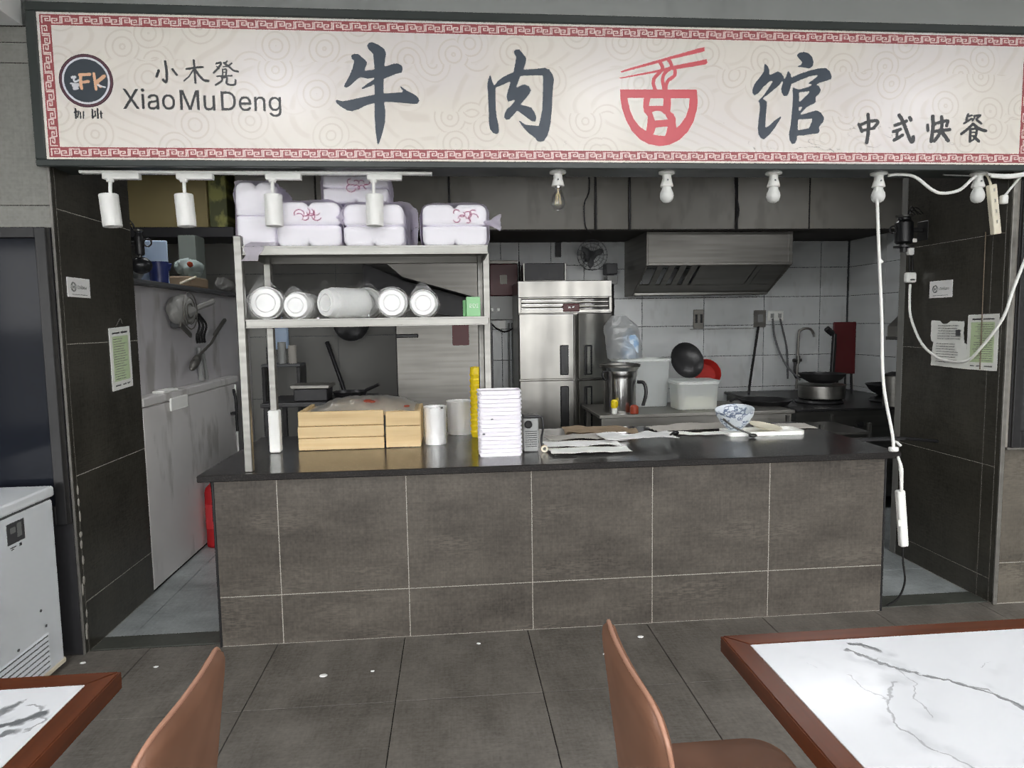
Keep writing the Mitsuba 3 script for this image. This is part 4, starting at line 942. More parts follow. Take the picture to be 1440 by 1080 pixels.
add('plate', place(lathe([(0, 0), (.07, .002), (.10, .016), (.102, .018), (.07, .007), (0, .004)], 40), (1.94, 4.02, CT + .034), ry=8, rx=6), 'cream_plastic_mat', t, smooth=40)
t = thing('ladle', 'dark ladle lying against the patterned bowl', 'ladle')
add('handle', tube([(1.640, 3.95, CT + .11), (1.70, 3.91, CT + .06), (1.79, 3.89, CT + .022)], .006, 8, 6), 'dark_steel_mat', t, smooth=40)
add('cup', place(trimesh.creation.icosphere(2, 1).apply_scale([.026, .02, .012]), (1.80, 3.885, CT + .014)), 'dark_steel_mat', t, smooth=True)

# ------------------------------------------------------------------ kitchen: hood, fridge and what hangs on the rear wall
hood = thing('extractor_hood', 'stainless steel canopy extractor hood on the white tiled rear wall', 'extractor hood')
HX0, HX1, HF, HB = 1.74, 3.075, 5.92, 6.41
add('front_panel', bx(HX0 + .012, HX1, HF, HF + .02, 2.105, 2.384, .004), 'dull_steel_mat', hood)
add('front_lip', cat(bx(HX0 + .012, HX1, HF - .006, HF + .03, 2.085, 2.112, .004), bx(HX1 - .03, HX1 + .012, HF - .004, HF + .02, 2.085, 2.384, .004)), 'dull_steel_mat', hood)
side = Polygon([(HF, 2.384), (HF, 2.09), (HB, 1.84), (6.695, 1.84), (6.695, 2.384)])
add('side_panel', extrude_yz(side, HX0, HX0 + .012), 'dull_steel_mat', hood)
add('side_panel', extrude_yz(side, HX1 - .002, HX1 + .010), 'dull_steel_mat', hood)
add('side_edge', tube([(HX0 + .006, HF + .004, 2.095), (HX0 + .006, HB, 1.845)], .012, 6), 'dull_steel_mat', hood)
add('grease_rail', cat(bx(HX0 + .012, HX1, HB - .03, HB + .05, 1.838, 1.874, .006)), 'steel_mat', hood)
add('rear_underside', bx(HX0 + .012, HX1, HB + .05, 6.69, 1.846, 1.858, .002), 'dull_steel_mat', hood)
add('top_panel', bx(HX0 + .012, HX1, HF + .02, 6.69, 2.34, 2.38, .002), 'dull_steel_mat', hood)
def slant(x0, x1, s0, s1, th=.014):
    """A plate in the slanting mouth of the hood, s runs from the lip (0) to the rail (1)."""
    y0, z0 = HF + .03 + s0 * (HB - HF - .06), 2.10 - s0 * .235; y1, z1 = HF + .03 + s1 * (HB - HF - .06), 2.10 - s1 * .235
    return extrude_yz(Polygon([(y0, z0), (y1, z1), (y1 + .008, z1 + th), (y0 + .008, z0 + th)]), x0, x1)
add('lower_board', slant(HX0 + .014, HX1 - .004, .72, 1.0), 'dull_steel_mat', hood)
add('middle_cover', slant(2.26, 2.78, .02, .71), 'dull_steel_mat', hood, label='flat cover in the mouth of the hood')
add('right_cover', slant(2.84, HX1 - .004, .02, .71), 'dull_steel_mat', hood)
for k in range(4):
    add('filter_slat', slant(1.86 + k * .105, 1.915 + k * .105, .0, .72), 'dull_steel_mat', hood)
add('filter_slat', slant(2.79, 2.835, .0, .72), 'dull_steel_mat', hood)

fr = thing('upright_fridge', 'tall four-door stainless steel upright fridge with black handles', 'fridge')
FX0, FX1, FY = .592, 1.437, 5.965
add('body', bx(FX0, FX1, FY + .03, 6.50, .08, 1.965, .006), 'fridge_steel_mat', fr)
add('top_panel', bx(FX0, FX1, FY, FY + .03, 1.82, 1.965, .004), 'fridge_steel_mat', fr)
for k in range(3):
    add('louvre', extrude_yz(Polygon([(FY + .004, 1.802 - k * .038), (FY + .028, 1.812 - k * .038), (FY + .028, 1.792 - k * .038), (FY - .004, 1.783 - k * .038)]), FX0 + .03, FX1 - .03), 'fridge_steel_mat', fr)
add('side_rail', bx(FX0, FX0 + .028, FY - .002, FY + .03, 1.69, 1.82, .003), 'fridge_steel_mat', fr)
add('side_rail', bx(FX1 - .028, FX1, FY - .002, FY + .03, 1.69, 1.82, .003), 'fridge_steel_mat', fr)
add('control_panel', bx(FX0, FX1, FY, FY + .03, 1.682, 1.716, .003), 'fridge_steel_mat', fr)
cp = add('display', bx(.992, 1.142, FY - .006, FY + .02, 1.690, 1.762, .006), 'dark_red_mat', fr, label='dark red control display')
add('digit', cat(bx(1.04, 1.062, FY - .0075, FY - .006, 1.722, 1.736, .0005), bx(1.075, 1.095, FY - .0075, FY - .006, 1.726, 1.738, .0005)), 'paper_white_mat', cp)
for z0, z1, h0, h1 in ((1.094, 1.676, 1.130, 1.396), (.50, 1.082, .66, 1.03)):
    d = add('door', bx(FX0 + .004, 1.086, FY - .02, FY + .028, z0, z1, .006), 'fridge_steel_mat', fr)
    add('handle', softbox(.960, 1.035, FY - .040, FY - .018, h0, h1, .008), 'black_plastic_mat', d, smooth=40)
    # right-hand doors hinged outside, ajar angle added so they mirror the dark passage
    swing = dict(loc=(FX1 - .004, FY - .018, 0), rz=14)
    d = add('door', place(bx(-.325, 0, 0, .040, z0, z1, .006), **swing), 'fridge_steel_mat', fr, label='steel door set slightly ajar to mirror the dark passage')
    add('handle', place(softbox(-.280, -.205, -.020, .002, h0, h1, .008), **swing), 'black_plastic_mat', d, smooth=40)
    add('handle_strip', place(bx(-.258, -.224, -.025, -.019, h0 + .012, h1 - .012, .003), **swing), 'steel_mat', d)
t = thing('condenser_tray', 'dark box with a steel frame on top of the fridge', 'box')
add('box', bx(.68, 1.05, 6.20, 6.49, 1.966, 2.14, .004), 'black_panel_mat', t)
add('frame', cat(bx(.664, .682, 6.19, 6.21, 1.966, 2.14), bx(1.048, 1.066, 6.19, 6.21, 1.966, 2.14), bx(.664, 1.066, 6.19, 6.21, 1.966, 1.984)), 'steel_mat', t)

t = thing('fire_cabinet', 'dark red wall cabinet with a pale label left of the fridge', 'wall cabinet')
add('body', bx(.382, .650, 6.55, 6.70, 1.865, 2.165, .005), 'dark_red_mat', t)
add('label', bx(.478, .548, 6.546, 6.55, 1.975, 2.06, .001), 'newsprint_mat', t)
add('top_strip', bx(.376, .655, 6.545, 6.70, 2.168, 2.20, .003), 'dull_steel_mat', t)
t = thing('electrical_box', 'grey electrical box with white switches under the dark red cabinet', 'electrical box')
add('body', bx(.355, .655, 6.56, 6.70, 1.632, 1.860, .005), 'grey_plastic_mat', t)
for x in (.385, .445, .61):
    add('switch', bx(x, x + .028, 6.548, 6.56, 1.71, 1.745, .004), 'white_plastic_mat', t)
add('socket_plate', bx(.40, .54, 6.66, 6.70, 1.54, 1.63, .006), 'white_plastic_mat', t)
tag_cable = add('fridge_cable', tube([(.672, 6.60, 2.19), (.676, 6.58, 1.9), (.67, 6.55, 1.66), (.61, 6.53, 1.56), (.52, 6.52, 1.515), (.44, 6.53, 1.545), (.40, 6.58, 1.585)], .008, 6, 6), 'black_rubber_mat', None, smooth=40,
                label='black cable looping below the grey electrical box', cat='cable')
add('wall_pipe', cat(tube([(.565, 6.66, 1.60), (.565, 6.66, .4)], .010, 8), tube([(.615, 6.67, 1.60), (.615, 6.67, .4)], .022, 10)), 'grey_plastic_mat', None, smooth=40, label='grey pipes down the tiled wall left of the fridge', cat='pipe')
t = thing('valve_box', 'grey valve box on the rear wall between the fridge and the hood', 'valve box')
add('box', bx(1.53, 1.64, 6.56, 6.70, 1.965, 2.05, .006), 'grey_plastic_mat', t)
add('lower_box', bx(1.52, 1.635, 6.55, 6.70, 2.06, 2.165, .006), 'dark_grey_mat', t)
add('pipe', tube([(1.555, 6.64, 1.965), (1.555, 6.64, .9)], .022, 10), 'grey_plastic_mat', t, smooth=40)
add('hose', tube([(1.60, 6.63, 1.965), (1.605, 6.62, 1.75), (1.60, 6.63, 1.60)], .014, 8), 'black_rubber_mat', t, smooth=40)
fan = thing('wall_fan', 'dusty wall fan with a wire guard between the bulkhead and the fridge', 'fan')
add('guard', cat([place(trimesh.creation.torus(r, .003, 32, 5), (1.36, 6.44, 2.235), rx=90) for r in (.04, .075, .11, .145)] + [tube([(1.36, 6.43, 2.235), (1.36 + .145 * math.cos(a), 6.44, 2.235 + .145 * math.sin(a))], .002, 4) for a in np.arange(18) * math.pi / 9]), 'dark_grey_mat', fan, smooth=40)
bl = []
for k in range(3):
    bl.append(place(trimesh.creation.icosphere(2, 1).apply_scale([.055, .006, .03]), (1.36 + .07 * math.cos(k * 2.094 + .4), 6.47, 2.235 + .07 * math.sin(k * 2.094 + .4)), ry=-math.degrees(k * 2.094 + .4)))
add('blades', cat(bl), 'dark_grey_mat', fan, smooth=True)
add('motor', lathe([(0, 0), (.045, 0), (.05, .02), (.05, .09), (0, .10)], 24, (1.36, 6.60, 2.235), 'y'), 'dark_grey_mat', fan, smooth=30)
add('bracket', bx(1.335, 1.385, 6.58, 6.70, 2.19, 2.28, .005), 'dark_grey_mat', fan)
t = thing('wall_vent', 'small dark upright vent on the rear wall above the fridge', 'vent')
add('plate', bx(1.04, 1.10, 6.685, 6.70, 2.24, 2.385, .003), 'black_panel_mat', t)

def socket(name, label, x0, x1, z0, z1, bsdf, n, inner, y=6.70):
    t = thing(name, label, 'wall socket')
    add('plate', bx(x0, x1, y - .02, y, z0, z1, .004), bsdf, t)
    for k in range(n):
        w = (x1 - x0) / n
        add('insert', bx(x0 + k * w + w * .28, x0 + k * w + w * .72, y - .026, y - .02, z0 + (z1 - z0) * .3, z0 + (z1 - z0) * .75, .002), inner, t)
    return t
socket('isolator_switch', 'small dark isolator switch on the white tiles under the hood', 2.452, 2.558, 1.512, 1.705, 'dull_steel_mat', 2, 'black_panel_mat')
socket('switch_plate', 'grey metal switch plate on the white tiles right of the hood', 3.088, 3.215, 1.515, 1.690, 'dull_steel_mat', 1, 'grey_plastic_mat')
sk = socket('double_socket', 'white double wall socket with two dark flexes plugged in', 3.238, 3.40, 1.578, 1.680, 'white_plastic_mat', 2, 'grey_plastic_mat')
add('conduit_strip', bx(2.42, 3.10, 6.690, 6.70, 1.502, 1.511, .002), 'grey_plastic_mat', None, label='thin grey conduit strip across the white tiles', cat='conduit')
add('power_flex', tube([(3.13, 6.67, 1.52), (3.03, 6.55, 1.22), (2.88, 6.30, .98), (2.78, 6.1, .90)], .013, 8, 6), 'black_rubber_mat', None, smooth=40, label='thick black flex slanting down from the grey metal switch plate', cat='cable')
add('socket_flex', tube([(3.275, 6.66, 1.60), (3.29, 6.62, 1.38), (3.38, 6.58, 1.14), (3.50, 6.5, .98)], .010, 8, 6), 'dark_grey_mat', None, smooth=40, label='dark flex curving down from the left half of the double socket', cat='cable')
add('socket_flex', tube([(3.355, 6.66, 1.60), (3.40, 6.67, 1.45), (3.44, 6.67, 1.27), (3.455, 6.67, .98)], .010, 8, 6), 'dark_grey_mat', None, smooth=40, label='dark flex dropping from the right half of the double socket', cat='cable')
t = thing('kitchen_tap', 'tall swan-neck tap against the white tiles at the stove', 'tap')
add('spout', tube([(3.525, 6.62, .88), (3.535, 6.62, 1.42), (3.555, 6.62, 1.475), (3.60, 6.61, 1.50), (3.655, 6.60, 1.485), (3.685, 6.60, 1.435)], .013, 10, 6), 'dull_steel_mat', t, smooth=40)
add('tip', tube([(3.682, 6.60, 1.445), (3.692, 6.60, 1.41)], .014, 10), 'chrome_mat', t, smooth=40)
add('arm', cat(tube([(3.49, 6.6, 1.16), (3.49, 6.6, 1.02), (3.50, 6.6, 1.00), (3.94, 6.6, 1.00)], .012, 8), tube([(3.95, 6.6, 1.0), (3.95, 6.6, .88)], .012, 8)), 'black_metal_mat', t, smooth=40)
add('valve', cat(tube([(3.47, 6.6, 1.175), (3.56, 6.6, 1.175)], .016, 8), tube([(3.525, 6.6, 1.14), (3.525, 6.6, 1.22)], .02, 8)), 'dark_steel_mat', t, smooth=40)

# stove line under the right end
st = thing('wok_stove', 'long black and steel wok stove along the rear wall', 'stove')
add('body', bx(2.80, 4.08, 5.25, 6.66, .10, .84, .006), 'dark_steel_mat', st)
add('top', bx(2.78, 4.09, 5.22, 6.68, .84, .862, .004), 'black_metal_mat', st)
for x, y in ((3.20, 5.62), (3.85, 5.55)):
    add('burner', lathe([(.10, 0), (.19, 0), (.20, .012), (.19, .03), (.15, .045), (.12, .02), (.10, .012), (.10, 0)], 36, (x, y, .862)), 'black_metal_mat', st, smooth=30)
for k, x in enumerate((3.0, 3.35, 3.7)):
    add('knob', lathe([(0, 0), (.022, 0), (.024, .02), (0, .022)], 16, (x, 5.25, .72), 'y'), 'red_plastic_mat' if k == 2 else 'black_plastic_mat', st, smooth=30)
pot = thing('steel_pot', 'low round steel pot carrying a black wok, standing on the stove', 'pot')
add('pot', lathe([(0, 0), (.185, 0), (.19, .01), (.19, .11), (.20, .118), (.185, .12), (0, .11)], 44, (3.21, 5.60, .908)), 'steel_mat', pot, smooth=30)
t = thing('black_wok', 'black wok sitting on the low steel pot', 'wok')
add('bowl', lathe([(0, 0), (.10, .010), (.16, .045), (.19, .085), (.194, .085), (.163, .04), (.10, .004), (0, -.006)][::-1], 44, (3.21, 5.60, 1.036)), 'black_metal_mat', t, smooth=40)
t = thing('wide_pan', 'wide flat black pan lying on the left part of the stove', 'pan')
add('pan', lathe([(0, 0), (.18, 0), (.22, .035), (.225, .035), (.185, -.003), (0, -.003)][::-1], 44, (2.68, 5.56, .876)), 'black_metal_mat', t, smooth=40)
add('handle', tube([(2.47, 5.50, .905), (2.38, 5.46, .935), (2.32, 5.44, .915)], .010, 8, 5), 'black_metal_mat', t, smooth=40)
t = thing('second_wok', 'black wok at the far right of the stove', 'wok')
add('bowl', lathe([(0, 0), (.12, .012), (.20, .06), (.235, .11), (.24, .11), (.204, .055), (.12, .006), (0, -.006)][::-1], 44, (3.86, 5.55, .905)), 'black_metal_mat', t, smooth=40)
t = thing('tall_pot', 'tall cylindrical steel and black pot at the right end of the stove', 'pot')
add('pot', lathe([(0, 0), (.085, 0), (.087, .25), (.092, .255), (.08, .255), (0, .22)], 40, (3.66, 5.28, .863)), 'steel_mat', t, smooth=30)
add('band', lathe([(.0875, .0), (.089, .0), (.089, .235), (.0875, .235)], 40, (3.655, 5.277, .868)), 'black_metal_mat', t, smooth=30) if False else None
add('lid', lathe([(0, .03), (.03, .028), (.09, .004), (.092, 0), (0, 0)][::-1], 36, (3.66, 5.28, 1.119)), 'black_metal_mat', t, smooth=30)
t = thing('red_board', 'upright dark red board at the corner of the rear wall', 'board')
add('board', place(softbox(-.105, .105, -.012, .012, 0, .50, .010), (3.77, 6.2, 1.06), rz=-12), 'dark_red_board_mat', t, smooth=40)
add('post', cat(tube([(3.62, 6.15, .864), (3.64, 6.15, 1.45)], .022, 10), tube([(3.62, 6.15, 1.45), (3.56, 6.15, 1.5)], .03, 8)), 'black_metal_mat', t, smooth=40)
add('foot', tube([(3.86, 6.2, .866), (3.85, 6.2, 1.08)], .012, 8), 'black_metal_mat', t, smooth=40)
t = thing('side_hood', 'grey tapered hood on the right kitchen wall', 'extractor hood')
add('body', extrude_xz(Polygon([(3.80, 1.43), (4.098, 1.43), (4.098, 1.76), (4.05, 1.76), (3.80, 1.52)]), 5.0, 5.6), 'dull_steel_mat', t)
add('rail', bx(3.79, 4.098, 4.99, 5.61, 1.405, 1.43, .004), 'dark_steel_mat', t)
t = thing('under_rack', 'dark low rack seen in the passage right of the counter', 'rack')
for z in (.40, .58, .78):
    add('shelf', bx(2.55, 2.93, 4.45, 4.95, z, z + .02, .003), 'dark_steel_mat', t)
for x in (2.55, 2.905):
    for y in (4.45, 4.925):
        add('leg', bx(x, x + .025, y, y + .025, 0.0, .86, .003), 'dark_steel_mat', t)

# steel bench behind the counter with what stands on it
bench = thing('steel_bench', 'steel work bench behind the serving counter carrying the pots', 'work bench')
add('top', bx(1.13, 2.72, 5.12, 5.84, .845, .872, .004), 'dull_steel_mat', bench)
add('apron', bx(1.15, 2.70, 5.14, 5.16, .74, .845, .003), 'dull_steel_mat', bench)
for x in (1.16, 2.65):
    for y in (5.16, 5.76):
        add('leg', bx(x, x + .04, y, y + .04, 0, .845, .003), 'dull_steel_mat', bench)
BT = .873
t = thing('stock_pot', 'tall shiny stainless stock pot with a flared rim on the steel bench', 'pot')
add('pot', lathe([(0, 0), (.128, 0), (.130, .004), (.130, .27), (.140, .29), (.140, .33), (.158, .36), (.16, .366), (.150, .366), (.126, .32), (.122, .02), (0, .02)], 48, (1.35, 5.34, BT)), 'chrome_mat', t, smooth=28)
add('rim_band', lathe([(.150, .362), (.163, .362), (.165, .380), (.150, .384)], 48, (1.35, 5.34, BT)), 'steel_mat', t, smooth=30)
add('handle', cat(tube([(1.475, 5.28, BT + .24), (1.525, 5.26, BT + .23), (1.54, 5.25, BT + .15), (1.515, 5.25, BT + .05)], .014, 8, 5)), 'black_plastic_mat', t, smooth=40)
add('side_grip', tube([(1.225, 5.28, BT + .33), (1.19, 5.26, BT + .32), (1.20, 5.26, BT + .27), (1.23, 5.28, BT + .265)], .008, 8, 5), 'black_plastic_mat', t, smooth=40)
t = thing('yellow_bottle_cap', 'small yellow topped bottle in front of the stock pot', 'bottle')
add('bottle', lathe([(0, 0), (.020, 0), (.021, .004), (.021, .04), (.012, .05), (0, .05)], 20, (1.265, 5.18, BT)), 'white_plastic_mat', t, smooth=30)
add('cap', lathe([(0, .05), (.024, .05), (.027, .06), (.027, .10), (.016, .112), (0, .114)], 20, (1.265, 5.18, BT)), 'yellow_mat', t, smooth=30)
t = thing('red_jar', 'small red-brown jar in front of the stock pot, right of the yellow cap', 'jar')
add('jar', lathe([(0, 0), (.032, 0), (.034, .01), (.034, .055), (.02, .068), (0, .07)], 20, (1.42, 5.165, BT)), 'sauce_mat', t, smooth=30)
def tub_box(name, label, x, y, w, d, h, taper, lid=False, fill=0.0, fill_b=None):
    t = thing(name, label, 'plastic container')
    def shell(r, z): return rrect(x - w / 2 * r, x + w / 2 * r, y - d / 2 * r, y + d / 2 * r, .035)
    prof = [(1 - taper, 0), (1 - taper * .5, h * .5), (1.0, h)]
    rings = []
    n = 64
    for r, z in prof:
        ring = np.array([shell(r, 0).exterior.interpolate(k / n, normalized=True).coords[0] for k in range(n)])
        rings.append(np.column_stack([ring, np.full(n, BT + .002 + z)]))
    V = np.vstack(rings + [np.array([[x, y, BT + .002]])])
    F = []
    for k in range(len(prof) - 1):
        for j in range(n):
            a, b = k * n + j, k * n + (j + 1) % n
            F += [[a, b, b + n], [a, b + n, a + n]]
    F += [[len(V) - 1, (j + 1) % n, j] for j in range(n)]
    add('body', trimesh.Trimesh(V, F, process=False), 'tub_plastic_mat', t, smooth=40)
    add('rim', extrude_xy(shell(1.05, 0).difference(shell(.985, 0)), BT + h - .012, BT + h + .006), 'tub_rim_mat', t)
    if lid: add('lid', extrude_xy(shell(1.05, 0), BT + h + .006, BT + h + .018), 'tub_plastic_mat', t)
    if fill: add('contents', extrude_xy(shell(.9 - taper * .5, 0), BT + .006, BT + fill), fill_b, t)
    return t
plain('tub_rim_mat', (196, 200, 196), 0.4)
plain('dark_red_board_mat', (86, 30, 32), 0.4)
tub_box('storage_tub', 'big translucent plastic tub on the steel bench behind the stock pot', 1.61, 5.68, .45, .30, .40, .09)
tub_box('food_tub', 'low translucent tub half filled with pale dough on the steel bench', 1.985, 5.40, .345, .26, .22, .06, True, .11, 'cream_plastic_mat')
t = thing('plastic_carrier_bag', 'clear carrier bag with a blue printed packet standing on the big tub', 'plastic bag')
def cbag(U, V):
    a = U * 2 * math.pi
    k = np.where(V < .75, 1, 1 - (V - .75) * 2.2)
    nn = meshkit.fbm(np.stack([np.cos(a) * 2.5, np.sin(a) * 2.5, V * 4], -1), 3, 61) - .5
    return 1.47 + (.15 * k + .05 * nn) * np.cos(a) - .05 * V, 5.64 + (.10 * k + .05 * nn) * np.sin(a), BT + .412 + V * .36 + .02 * nn * V
add('bag', grid_sheet(cbag, 44, 18), 'haze_film_mat', t, smooth=True)
def bbag(U, V):
    a = U * 2 * math.pi
    k = np.where(V < .65, 1, 1 - (V - .65) * 2.5)
    nn = meshkit.fbm(np.stack([np.cos(a) * 2.5, np.sin(a) * 2.5, V * 4], -1), 3, 62) - .5
    return 1.50 + (.075 * k + .02 * nn) * np.cos(a), 5.585 + (.04 * k + .015 * nn) * np.sin(a), BT + .413 + V * .25
add('packet', grid_sheet(bbag, 36, 14), 'blue_bag_mat', t, smooth=True, label='pale blue printed packet inside the clear bag')
t = thing('leaning_wok', 'dark wok leaning upright behind the low translucent tub', 'wok')
lw = lathe([(0, 0), (.08, .008), (.13, .03), (.155, .065), (.158, .065), (.133, .026), (.08, .003), (0, -.005)], 48)
add('bowl', place(lw, (1.99, 5.66, 1.24), rx=72, rz=12), 'black_metal_mat', t, smooth=40)
add('stand', bx(1.90, 2.10, 5.63, 5.70, BT, 1.085, .01), 'dark_red_mat', t, label='dark red base under the wok')
t = thing('red_basin', 'red plastic basin propped behind the leaning wok', 'basin')
add('basin', place(lathe([(0, 0), (.09, 0), (.12, .05), (.125, .05), (.093, -.005), (0, -.005)], 36), (2.24, 5.80, 1.12), rx=70), 'red_plastic_mat', t, smooth=40)
add('foot', bx(2.15, 2.31, 5.76, 5.83, BT, 1.03, .01), 'dark_grey_mat', t)

# ------------------------------------------------------------------ dim left half of the kitchen, seen through the rack
t = thing('steel_cabinet', 'tall steel cabinet with a dark red notice on its door, seen under the rack', 'cabinet')
add('body', bx(-.49, .33, 6.03, 6.66, .08, 1.60, .006), 'dark_steel_mat', t)
add('door', bx(-.485, .31, 6.005, 6.03, .10, 1.595, .006), 'dull_steel_mat', t)
add('edge_strip', bx(.315, .365, 5.99, 6.03, .10, 1.60, .004), 'black_panel_mat', t)
add('hinge', bx(-.485, -.29, 5.97, 6.005, 1.485, 1.515, .006), 'black_metal_mat', t)
add('notice', bx(.008, .155, 5.998, 6.005, 1.408, 1.60, .001), 'dark_red_mat', t, label='dark red notice')
t = thing('duct_hood', 'grey hood with a slanting lower edge above the steel cabinet', 'extractor hood')
add('body', extrude_xz(Polygon([(-.78, 2.33), (.34, 2.33), (.34, 1.80), (-.42, 2.02)]), 6.1, 6.65), 'dull_steel_mat', t)
add('under_panel', extrude_xz(Polygon([(-.80, 2.17), (-.42, 2.00), (.34, 1.78), (.34, 1.62), (-.80, 1.80)]), 6.4, 6.66), 'black_panel_mat', t)
t = thing('hanging_wok', 'round black wok hanging on the dim rear wall', 'wok')
add('bowl', place(lathe([(0, 0), (.10, .01), (.15, .04), (.17, .06), (.174, .06), (.154, .036), (.1, .004), (0, -.004)], 40), (-.955, 6.66, 1.62), rx=90), 'black_metal_mat', t, smooth=40)
add('handle', tube([(-.955, 6.64, 1.78), (-.955, 6.64, 1.92)], .012, 8), 'black_metal_mat', t, smooth=40)
add('broom_stick', tube([(-1.20, 6.67, 1.44), (-1.04, 6.45, 1.06), (-.66, 5.95, .012)], .020, 10), 'black_metal_mat', None, smooth=40, label='dark stick leaning on the dim rear wall', cat='stick')
t = thing('side_table', 'dark table with trays in the dim left part of the kitchen', 'table')
add('top', bx(-1.42, -.62, 5.1, 5.7, 1.00, 1.03, .004), 'black_metal_mat', t)
for x in (-1.40, -.67):
    for y in (5.12, 5.65): add('leg', bx(x, x + .035, y, y + .035, 0, 1.0, .003), 'black_metal_mat', t)
t = thing('metal_tray', 'shallow steel tray on the dark table behind the rack', 'tray')
add('tray', bx(-1.22, -.93, 5.18, 5.45, 1.125, 1.152, .006), 'dull_steel_mat', t)
add('base', bx(-1.20, -.95, 5.20, 5.44, 1.031, 1.125, .006), 'black_panel_mat', t)
t = thing('small_pan', 'black pan with a raised handle on the dark table', 'pan')
add('pan', lathe([(0, 0), (.10, 0), (.13, .05), (.135, .05), (.105, -.004), (0, -.004)][::-1], 36, (-.80, 5.35, 1.036)), 'black_metal_mat', t, smooth=40)
add('handle', tube([(-.68, 5.33, 1.09), (-.60, 5.30, 1.125), (-.57, 5.29, 1.14)], .012, 8), 'black_metal_mat', t, smooth=40)
t = thing('hanging_bag', 'pale blue cloth bag hanging left of the dim rear wall', 'bag')
add('bag', softbox(-1.73, -1.56, 6.62, 6.698, 1.38, 1.62, .03), 'pale_blue_mat', t, smooth=40)
add('loop', tube([(-1.69, 6.67, 1.61), (-1.65, 6.694, 1.74), (-1.60, 6.67, 1.61)], .006, 6, 6), 'pale_blue_mat', t, smooth=40)
t = thing('shelf_unit', 'dark shelf with tins beside the white partition', 'shelf')
add('board', bx(-1.66, -1.33, 6.05, 6.30, 1.245, 1.27, .004), 'dark_grey_mat', t)
add('post', bx(-1.36, -1.33, 6.05, 6.30, .0, 1.245, .004), 'black_metal_mat', t)
add('post', bx(-1.66, -1.63, 6.05, 6.30, .0, 1.245, .004), 'black_metal_mat', t)
for x, h, b, lab in ((-1.60, .15, 'dark_grey_mat', 'dark tin on the dim shelf, left'), (-1.50, .19, 'grey_plastic_mat', 'pale tin on the dim shelf, middle'), (-1.41, .16, 'newsprint_mat', 'cream tin on the dim shelf, right')):
    k = numbered('tin')
    add('tin', lathe([(0, 0), (.034, 0), (.035, .003), (.035, h - .003), (.033, h), (0, h)], 24, (x, 6.14, 1.271)), b, None, smooth=30, label=lab, cat='tin')

# ------------------------------------------------------------------ left partition: cabinet, fittings, what stands on its ledge
t = thing('white_chest', 'tall white painted chest with a lid standing along the partition left of the counter', 'chest')
add('body', bx(-1.928, -1.832, 4.146, 5.84, .012, 1.125, .006), 'old_white_mat', t)
add('lid', bx(-1.928, -1.826, 4.146, 5.95, 1.131, 1.186, .008), 'old_white_mat', t)
add('hinge', cat(bx(-1.832, -1.818, 4.52, 4.80, 1.06, 1.145, .004), bx(-1.90, -1.822, 4.44, 4.66, 1.186, 1.202, .004)), 'white_plastic_mat', t)
add('handle', cat(tube([(-1.80, 5.72, 1.09), (-1.79, 5.73, 1.0), (-1.79, 5.73, .74)], .012, 8), bx(-1.83, -1.79, 5.70, 5.76, .88, .90, .004)), 'black_plastic_mat', t, smooth=40)
add('edge_strip', bx(-1.832, -1.818, 5.835, 5.85, .30, 1.12, .003), 'white_plastic_mat', t)
t = thing('wrapped_wall_fan', 'dusty wall fan head wrapped in plastic, hanging on the white partition', 'wall fan')
def wrapf(U, V):
    a = U * 2 * math.pi; b = (V - .5) * math.pi * .98
    nn = meshkit.fbm(np.stack([np.cos(a) * np.cos(b) * 3, np.sin(a) * np.cos(b) * 3, np.sin(b) * 3], -1), 3, 71) - .5
    r = 1 + .35 * nn
    return -1.86 + .075 * r * np.cos(b) * np.cos(a), 4.90 + .19 * r * np.cos(b) * np.sin(a), 1.72 + .105 * r * np.sin(b)
add('cover', grid_sheet(wrapf, 40, 20), 'film_grey_mat', t, smooth=True, label='crumpled grey plastic cover')
add('guard', cat([place(trimesh.creation.torus(r, .004, 36, 5), (-1.79, 4.86, 1.715), ry=90) for r in (.05, .09, .125)]), 'dull_steel_mat', t, smooth=40)
add('tail', tube([(-1.84, 5.02, 1.72), (-1.82, 5.18, 1.76), (-1.81, 5.30, 1.78), (-1.82, 5.40, 1.80)], .022, 8, 5), 'film_grey_mat', t, smooth=40)
add('arm', bx(-1.93, -1.86, 4.86, 4.94, 1.60, 1.66, .006), 'dark_grey_mat', t)
add('clip', place(bx(-.008, .008, -.10, .10, -.018, .018, .004), (-1.83, 4.86, 1.585), rx=-24), 'dull_steel_mat', t)
plain('film_grey_mat', (150, 150, 146), 0.35)
t = thing('hook_of_cables', 'bunch of black cables hanging from the wrapped wall fan', 'cables')
add('strands', cat([tube([(-1.84, 5.06 + .03 * k, 1.70), (-1.82 + .01 * (k % 2), 5.10 + .035 * k, 1.62), (-1.83, 5.06 + .05 * k, 1.54), (-1.85, 5.12 + .05 * k, 1.49)], .008, 6, 5) for k in range(4)]), 'black_rubber_mat', t, smooth=40)
t = thing('hanging_strainers', 'long handled strainers hanging on the white partition', 'strainers')
add('strainer', cat(tube([(-1.86, 5.05, 1.36), (-1.83, 5.35, 1.48), (-1.83, 5.62, 1.63)], .010, 8), place(trimesh.creation.icosphere(2, 1).apply_scale([.03, .11, .035]), (-1.86, 5.09, 1.35), rx=28)), 'dull_steel_mat', t, smooth=40)
add('strainer', tube([(-1.87, 5.55, 1.54), (-1.84, 5.72, 1.66)], .016, 8), 'steel_mat', t, smooth=40)
add('tube', cat(tube([(-1.90, 5.28, 1.45), (-1.90, 5.30, 1.20)], .020, 8), tube([(-1.90, 5.36, 1.40), (-1.90, 5.42, 1.20)], .014, 8)), 'grey_plastic_mat', t, smooth=40, label='grey tube running down to the chest lid')
LZ = 1.894
